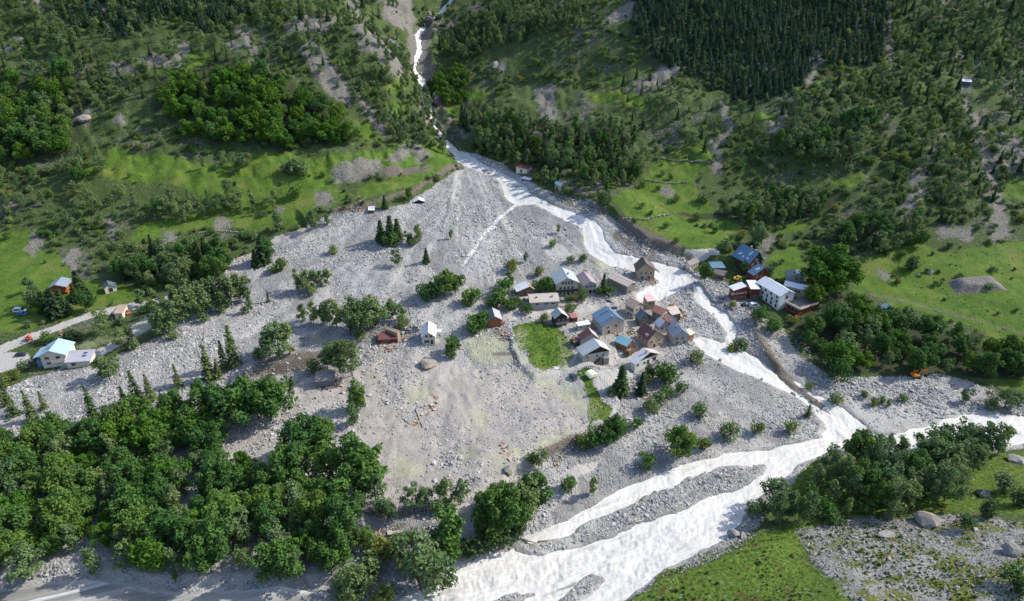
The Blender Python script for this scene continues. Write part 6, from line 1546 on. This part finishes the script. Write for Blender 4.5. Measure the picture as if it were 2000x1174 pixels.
def part(t, name, mat, fn, smooth=False, bevel=0.0, parent=None):
    bm = bmesh.new(); fn(bm); me = bm_done(bm, name, smooth, bevel); me.materials.append(M[mat])
    return link(name, me, None, parent or t)
def wheels(t, xs, y, r=.33, w=.22):
    bm = bmesh.new(); bm_cyl(bm, (0, -w/2, 0), (0, w/2, 0), r, r, 14); tyre = bm_done(bm, 'wheel', True); tyre.materials.append(M['rubber'])
    bm = bmesh.new(); bm_cyl(bm, (0, -w/2 - .01, 0), (0, w/2 + .01, 0), r * .55, r * .55, 10); rim = bm_done(bm, 'rim'); rim.materials.append(M['lilac'])
    for x in xs:
        for s_ in (-1, 1):
            o = bpy.data.objects.new('wheel', tyre); COL.objects.link(o); o.parent = t; o.location = (x, s_ * y, r)
            q = bpy.data.objects.new('rim', rim); COL.objects.link(q); q.parent = o
def car(px, py, rz, paint_, label, L=4.2, W_=1.75, van=False, name='car', cat='car', sink=0.0):
    p = at(px, py); t = thing(name, (p.x, p.y, p.z - sink), rz, label, cat)
    h = 2.0 if van else 1.42; l = L / 2
    prof = [(-l, .30), (-l, .85), (-l + .25, 1.0 if not van else h - .1), (-l + .35, h - .05), (l * .35, h), (l * .62, .98), (l - .08, .80), (l, .30)] if van else \
           [(-l, .30), (-l, .78), (-l + .15, .95), (-l + .75, h - .04), (l * .12, h), (l * .48, .95), (l - .15, .78), (l, .30)]
    part(t, 'body', paint_, lambda bm: bm_prism(bm, prof, 'y', -W_/2, W_/2), bevel=.05)
    a0 = -l + (.5 if van else .5); zb = .98 if not van else 1.15
    for s_ in (-1, 1): part(t, 'side_window', 'glass', lambda bm, s_=s_: bm_prism(bm, [(a0, zb), (-l + .85, h - .12), (l * .10, h - .1), (l * .38, zb)], 'y', s_ * (W_/2 + .012) - .01, s_ * (W_/2 + .012) + .01))
    x_a, x_b, z_b = (l * .35, l * .62, .98) if van else (l * .12, l * .48, .95)
    part(t, 'windscreen', 'glass', lambda bm: bm_prism(bm, [(x_a + .06, h - .02), (x_b - .02, z_b + .06), (x_b + .01, z_b + .10), (x_a + .09, h + .02)], 'y', -W_/2 + .12, W_/2 - .12))
    for s_ in (-1, 1): part(t, 'headlight', 'white_frame', lambda bm, s_=s_: bm_box(bm, l - .04, l + .015, s_ * .6 - .16, s_ * .6 + .16, .58, .72))
    wheels(t, (-l * .62, l * .62), W_/2 - .08)
    FOOT.append((p.x, p.y, 2.2)); return t
def excavator(px, py, rz, paint_, label, s=1.0, reach=1.0):
    p = at(px, py); t = thing('excavator', p, rz, label, 'excavator', scale=s)
    for y in (-.95, .95): part(t, 'track', 'rubber', lambda bm, y=y: bm_prism(bm, [(-1.6, .15), (-1.3, 0), (1.3, 0), (1.6, .15), (1.6, .55), (1.3, .72), (-1.3, .72), (-1.6, .55)], 'y', y - .28, y + .28))
    b = part(t, 'body', paint_, lambda bm: [bm_box(bm, -1.6, .9, -1.15, 1.15, .85, 1.6), bm_box(bm, -1.6, -.4, -1.15, 1.15, 1.6, 1.95)], bevel=.06)
    part(t, 'slew_ring', 'metal_dark', lambda bm: bm_cyl(bm, (0, 0, .5), (0, 0, .9), .6, .6, 12))
    c_ = part(t, 'cab', paint_, lambda bm: bm_prism(bm, [(-.35, 1.6), (1.15, 1.6), (1.25, 2.2), (.85, 2.85), (-.35, 2.85)], 'y', .2, 1.15))
    part(t, 'cab_window', 'glass', lambda bm: bm_prism(bm, [(-.2, 1.85), (1.0, 1.85), (1.08, 2.2), (.78, 2.7), (-.2, 2.7)], 'y', .17, 1.18), parent=c_)
    part(t, 'boom', paint_, lambda bm: bm_prism(bm, [(.7, 1.4), (1.0, 1.2), (2.6 * reach, 3.2), (4.2 * reach, 3.0), (4.2 * reach, 3.35), (2.4 * reach, 3.75)], 'y', -.45, -.1))
    part(t, 'arm', paint_, lambda bm: bm_prism(bm, [(4.0 * reach, 3.5), (4.35 * reach, 3.4), (4.9 * reach, 1.0), (4.65 * reach, .95)], 'y', -.42, -.13))
    part(t, 'bucket', 'metal_dark', lambda bm: bm_prism(bm, [(4.6 * reach, 1.05), (5.0 * reach, 1.0), (5.2 * reach, .3), (4.5 * reach, .1), (4.2 * reach, .5)], 'y', -.75, .2))
    return t
car(1120, 739, -1.15, 'car_dark', 'dark blue car parked on the dirt patch below the green field')
car(42, 694, .15, 'car_dark', 'dark car on the pale yard left of the pale blue-roofed house')
car(40, 609, .05, 'car_white', 'white van parked in the tree shade in the left meadow', 5.2, 2.0, True, 'van', 'van')
car(44, 615, .02, 'car_blue', 'blue car just below the white van in the left meadow')
car(1455, 597, .3, 'car_dark', 'dark wrecked car half sunk in gravel before the red inn', sink=.55)
car(1474, 598, .1, 'car_white', 'white van half hidden behind a bush in front of the hotel', 4.6, 1.9, True, 'van', 'van', .3)
car(1190, 589, .12, 'car_dark', 'upper of two dark cars buried to the roof in village gravel', sink=1.0)
car(1202, 602, .15, 'car_dark', 'lower of two dark cars buried to the roof in village gravel', sink=.95)
car(247, 612, -.5, 'car_red', 'red pickup beside the damaged white cabin', 4.0, 1.7)
excavator(1787, 737, .2, 'machine_orange', 'small orange excavator on the gravel at the edge of the right wood', 1.0)
excavator(57, 664, -.6, 'machine_red', 'red-orange excavator on the dirt road at the left edge', .8, .8)
excavator(1438, 548, -.7, 'machine_yellow', 'yellow excavator between the blue-roofed chalets and the red inn', .8, .6)

def block(px, py, rz, size, mat, label, name, cat, tilt=0.0):
    p = at(px, py); t = thing(name, p, rz, label, cat); t.rotation_euler = (tilt, 0, rz); return t
t = block(1155, 735, .5, 0, 0, 'pale yellow trailer tent beside the grassy strip', 'trailer', 'trailer')
part(t, 'cover', 'canvas', lambda bm: bm_prism(bm, [(-1.9, .5), (1.9, .5), (1.9, 1.3), (.9, 1.9), (-.9, 1.9), (-1.9, 1.3)], 'y', -1.7, 1.7)); part(t, 'chassis', 'metal_dark', lambda bm: [bm_box(bm, -1.7, 1.7, -1.5, 1.5, .35, .49), bm_box(bm, -.06, .06, -3.2, -1.5, .38, .46)]); wheels(t, (0,), 1.5, .32)
t = block(1087, 720, .1, 0, 0, 'white plastic sheet lying on the near edge of the green field', 'sheet', 'sheet')
part(t, 'sheet', 'white_sheet', lambda bm: bm_prism(bm, [(-1.0, .15), (-.5, .32), (.3, .22), (1.0, .3), (1.0, .24), (.3, .16), (-.5, .26), (-1.0, .08)], 'y', -.35, .35))
t = block(1151, 720, .1, 0, 0, 'low slatted wooden fence beside the lane', 'fence', 'fence')
for k in range(6): part(t, 'slat', 'grey_wood', lambda bm, k=k: bm_box(bm, -2 + k * .75, -1.75 + k * .75, -.05, .05, -.2, 1.25))
part(t, 'rail', 'grey_wood', lambda bm: bm_box(bm, -2.1, 2.1, .06, .12, .8, .95))
t = block(772, 1042, .15, 0, 0, 'broken pale concrete slab at the end of the washed out road by the river', 'slab', 'slab', .1)
part(t, 'slab', 'concrete', lambda bm: bm_prism(bm, [(-2.2, -.7), (2.0, -.9), (2.4, .6), (-.4, 1.0), (-2.4, .7)], 'z', .05, .75))

# logs stranded by the flood
def log(px0, py0, px1, py1, r, label, grp=None):
    a_, b_ = at(px0, py0), at(px1, py1); bm = bmesh.new()
    c0 = (a_ + b_) / 2; up = Vector((0, 0, r * 1.3)); d = (b_ - a_)
    bm_cyl(bm, a_ - c0 + up, b_ - c0 + up, r, r * .6, 8)
    q = a_.lerp(b_, .7) - c0 + up; n_ = d.cross(Vector((0, 0, 1))).normalized()
    bm_cyl(bm, q, q + n_ * r * 4 + d.normalized() * r * 3 + Vector((0, 0, r * 2)), r * .4, r * .15, 5)
    me = bm_done(bm, 'log', True); o = link('log', me, M['log']); o.location = c0; tag(o, label, 'log', grp)
log(1236, 996, 1251, 971, .28, 'bleached log standing out across the upper edge of the big gravel bar')
log(1022, 1056, 1048, 1062, .35, 'dark stranded log at the left tip of the big gravel bar')
log(1050, 1060, 1090, 1053, .26, 'pale log lying lengthwise at the left tip of the gravel bar')
log(1230, 1024, 1254, 1017, .2, 'thin log on the lower edge of the big gravel bar')
log(748, 704, 708, 730, .22, 'long pale pole on the gravel right of the plank hut')
log(812, 800, 826, 835, .2, 'thin pole among wreckage in the debris field')
log(1398, 930, 1440, 931, .2, 'thin log on the right end of the big gravel bar')
log(1585, 748, 1618, 758, .3, 'grey trunk on the gravel below the dark levee')

# boulders
def boulder(px, py, wpx, label, mat='granite', flat=.75, seed=0, grp=None, sub=2):
    p = at(px, py); _, _, d_ = to_px(*p); r_ = wpx / 2 * d_ / FPX
    me = rock_mesh('boulder', 1000 + seed, M[mat], sub, flat, .3)
    o = link('boulder', me); o.location = p + Vector((0, 0, r_ * flat * .35)); o.scale = (r_,) * 3; o.rotation_euler = (0, 0, seed * 1.7); tag(o, label, 'boulder', grp)
boulder(836, 714, 40, 'large brown boulder on the debris field below the cream house', 'brown_rock', .6, 1)
boulder(992, 922, 20, 'brown pointed boulder at the lower edge of the debris field', 'brown_rock', 1.0, 2)
boulder(1007, 364, 15, 'grey boulder in the upper torrent below the red-roofed hut', 'granite', .9, 3)
boulder(1021, 364, 8, 'small dark boulder right beside the grey boulder in the torrent', 'granite', .9, 4)
boulder(1812, 1020, 46, 'large brown boulder in front of the dark thicket on the near bank', 'brown_rock', .65, 5)
boulder(1974, 1080, 34, 'big upright grey boulder at the right edge of the talus', 'talus', 1.0, 6)
boulder(1918, 966, 36, 'pale flat boulder above the dark bush at right', 'talus', .5, 7)
boulder(1985, 900, 40, 'flat grey rock on the grassy bank at the right picture edge', 'talus', .4, 8)
boulder(1432, 1046, 24, 'dark angular boulder at the water edge above the grassy slope', 'talus', .9, 9)
boulder(1450, 1050, 18, 'smaller boulder touching the dark one at the water edge', 'talus', .9, 10)
boulder(1730, 1046, 34, 'flat pale slab at the top of the talus', 'talus', .35, 11)
boulder(1815, 533, 16, 'dark round rock in the big meadow left of the grey mound', 'brown_rock', .8, 12)
boulder(1794, 539, 9, 'small rock beside the dark round rock in the big meadow', 'brown_rock', .8, 13)
boulder(966, 130, 22, 'pale square outcrop on the slope right of the gorge', 'brown_rock', .8, 14)
boulder(1350, 930, 10, 'grey boulder in the channel above the big gravel bar', 'granite', .8, 15)
boulder(1035, 384, 8, 'small boulder breaking the white water of the upper torrent', 'granite', .8, 16)
boulder(165, 234, 30, 'pale rounded outcrop at the right end of the far left wood', 'brown_rock', .5, 17)
boulder(838, 50, 24, 'dark rock bulge hiding the upper gorge stream', 'dark_rock', 1.1, 18)
boulder(852, 205, 30, 'dark rock spur beside the lower gorge stream', 'dark_rock', 1.3, 19)
boulder(832, 180, 18, 'rock knob at the lip of the gorge cascade', 'dark_rock', 1.2, 20)
g = np.random.default_rng(808)
P_ = WP(TALUS); x0, x1, y0, y1 = P_[:, 0].min(), P_[:, 0].max(), P_[:, 1].min(), P_[:, 1].max()
X, Y = g.uniform(x0, x1, 2600), g.uniform(y0, y1, 2600); u_, v_, _ = to_px(X, Y, lookup(X, Y, GH_FULL))
k = inside(X, Y, P_) & (u_ < 2150) & (v_ < 1230); X, Y = X[k], Y[k]; k = thin(X, Y, 2.0); X, Y = X[k][:190], Y[k][:190]
bmeshes = [rock_mesh('boulder', 1100 + i, M['talus'], 1, .55, .2) for i in range(8)]
BOUL = []
for x, y in zip(X, Y):
    z = gz(x, y); r_ = g.uniform(.35, .95)
    o = link('boulder', bmeshes[int(g.integers(8))]); o.location = (x, y, z + r_ * .1); o.scale = (r_ * 1.2, r_, r_); o.rotation_euler = (g.uniform(-.3, .3), g.uniform(-.3, .3), g.uniform(0, 6.28))
    tag(o, 'grey angular boulder lying in the talus at the lower right', 'boulder', 'boulders of the lower right talus'); BOUL.append(o)
print('talus', sow('talus_stones', [TALUS], 26000, .15, .7, tal_coll, 41, 'small angular grey stones of the talus between patches of turf', False, 2.2))
print('shore', sow('shore_stones', [[(1215,1180),(1290,1120),(1380,1078),(1450,1030),(1475,1020),(1480,1045),(1420,1085),(1330,1130),(1260,1190)], [(1600,300),(1601,300),(1601,301)]], 1500, .2, .8, tal_coll, 42, 'grey stones along the near shore of the river', False))

# the long grey mound in the right meadow
def mound():
    a_ = at(1912, 566); nx, ny = 44, 20; Lx, Ly = 27.0, 11.0
    xs, ys = np.meshgrid(np.linspace(-.5, .5, nx), np.linspace(-.5, .5, ny)); X = a_.x + xs * Lx; Y = a_.y + 3 + ys * Ly + xs * 1.5
    e = 1 - np.clip(np.maximum(np.abs(xs) * 2, np.abs(ys) * 2), 0, 1); Z = lookup(X, Y, GH_FULL) - .5 + 3.4 * sstep(0, .62, e) + .5 * fbm(X, Y, 5, 3, 3) * (e > .05)
    V = np.stack([X - a_.x, Y - a_.y, Z - a_.z], -1).reshape(-1, 3); i = np.arange(nx * ny).reshape(ny, nx)
    F = np.stack([i[:-1, :-1], i[:-1, 1:], i[1:, 1:], i[1:, :-1]], -1).reshape(-1, 4)
    m = NT('mound_stone'); v = m.P(); vo = m.voro(2.0); n = m.noise(1.1, 4, .65)
    col = m.mix(m.step(n, .35, .7), (.165, .15, .13), (.29, .27, .24)); col = m.mix(m.step(vo.outputs['Distance'], .3, .6, 0, .5), col, (.09, .08, .07))
    mat = m.done(col, .95, m.bump(m.math('ADD', n, vo.outputs['Distance']), .7, .3), .1)
    o = link('rubble_mound', mesh_np('rubble_mound', V, F), mat); o.location = a_; tag(o, 'long low grey rubble mound in the big right meadow', 'mound')
    FOOT.append((a_.x, a_.y, 12))
mound()

# splintered timber and rubble washed against the houses
def debris_meshes():
    out = []
    for i, (mat, sz) in enumerate([('brown_wood', (1.0, .08, .03)), ('grey_wood', (.9, .1, .05)), ('log', (1.2, .06, .06)), ('red_bright', (.5, .4, .02)), ('p_tan', (.35, .3, .2)), ('dark_wood', (.8, .09, .08)), ('tan_roof', (.6, .4, .02))]):
        bm = bmesh.new(); bm_box(bm, -sz[0], sz[0], -sz[1], sz[1], -sz[2], sz[2]); me = bm_done(bm, 'timber'); me.materials.append(M[mat]); out.append(me)
    return out
deb = source_collection('source_timber', debris_meshes())
def litter(name, spots, label, seed):
    g = np.random.default_rng(seed); P3, R3, S3 = [], [], []
    for (px, py, rpx, n) in spots:
        c0 = at(px, py); _, _, d_ = to_px(*c0); r_ = rpx * d_ / FPX
        for _ in range(n):
            x, y = c0.x + g.normal() * r_ * .5, c0.y + g.normal() * r_ * .7
            P3.append((x, y, gz(x, y) + .2)); R3.append((g.normal() * .25, g.normal() * .3, g.uniform(0, 6.28))); s_ = g.uniform(.6, 1.6); S3.append((s_, s_, s_))
    scatter(name, P3, R3, S3, g.integers(0, 7, len(P3)), deb, kind='stuff', label=label, category='debris')
litter('broken_timber', [(1270,545,16,50),(1315,600,14,40),(1330,615,14,50),(1300,640,10,30),(1235,650,12,30),(1215,660,10,20),(760,680,16,40),(745,670,12,30),(790,660,10,25),(1110,600,20,40),(1150,640,14,25),(985,655,12,40),(975,648,10,20),
  (840,800,14,14),(815,825,8,12),(850,780,10,10),(640,750,12,16),(660,752,12,16),(1400,545,14,40),(1440,560,14,20),(1200,650,10,20),(1130,590,18,30),(700,400,12,30),(680,412,14,24),(1105,370,10,24),(1120,380,14,20),(225,620,10,16),(110,660,12,20),(235,668,14,16),(1515,695,8,8),(1260,770,12,20),(990,880,16,12),(1085,905,14,16),(740,1045,16,20),(1420,600,16,24)],
  'splintered boards and wreckage strewn round the damaged houses', 61)

# dry stone walls of the terraces
def stone_wall(pts, label, h=.9):
    P3 = []
    for (a_, b_) in zip(pts[:-1], pts[1:]):
        pa, pb = at(*a_), at(*b_); n = max(2, int((pb - pa).length / 1.1))
        P3 += [pa.lerp(pb, i / n) for i in range(n)]
    c0 = P3[len(P3) // 2].copy(); t = thing('dry_stone_wall', c0, 0, label, 'wall'); r_ = random.Random(len(P3))
    for p in P3[:140]:
        z = gz(p.x, p.y)
        for k in range(2):
            o = bpy.data.objects.new('stone', bmeshes[r_.randrange(8)]); COL.objects.link(o); o.parent = t
            s_ = r_.uniform(.42, .66); o.location = (p.x - c0.x + r_.gauss(0, .12), p.y - c0.y + r_.gauss(0, .12), z - c0.z + .15 + k * .45); o.scale = (s_ * 1.2, s_ * .9, s_); o.rotation_euler = (0, 0, r_.uniform(0, 6.28))
stone_wall([(1292,310),(1330,314),(1388,322)], 'dry stone wall along the top of the right pastures')
stone_wall([(1262,352),(1300,358),(1345,356)], 'dry stone wall crossing the middle of the right pastures')
stone_wall([(1218,428),(1262,430),(1312,420)], 'dry stone wall across the pasture just above the eroded bank')
stone_wall([(385,456),(430,452),(480,455)], 'dry stone wall at the lower edge of the left meadow')
stone_wall([(1945,396),(1985,402),(2030,410)], 'dry stone wall at the right edge of the picture')
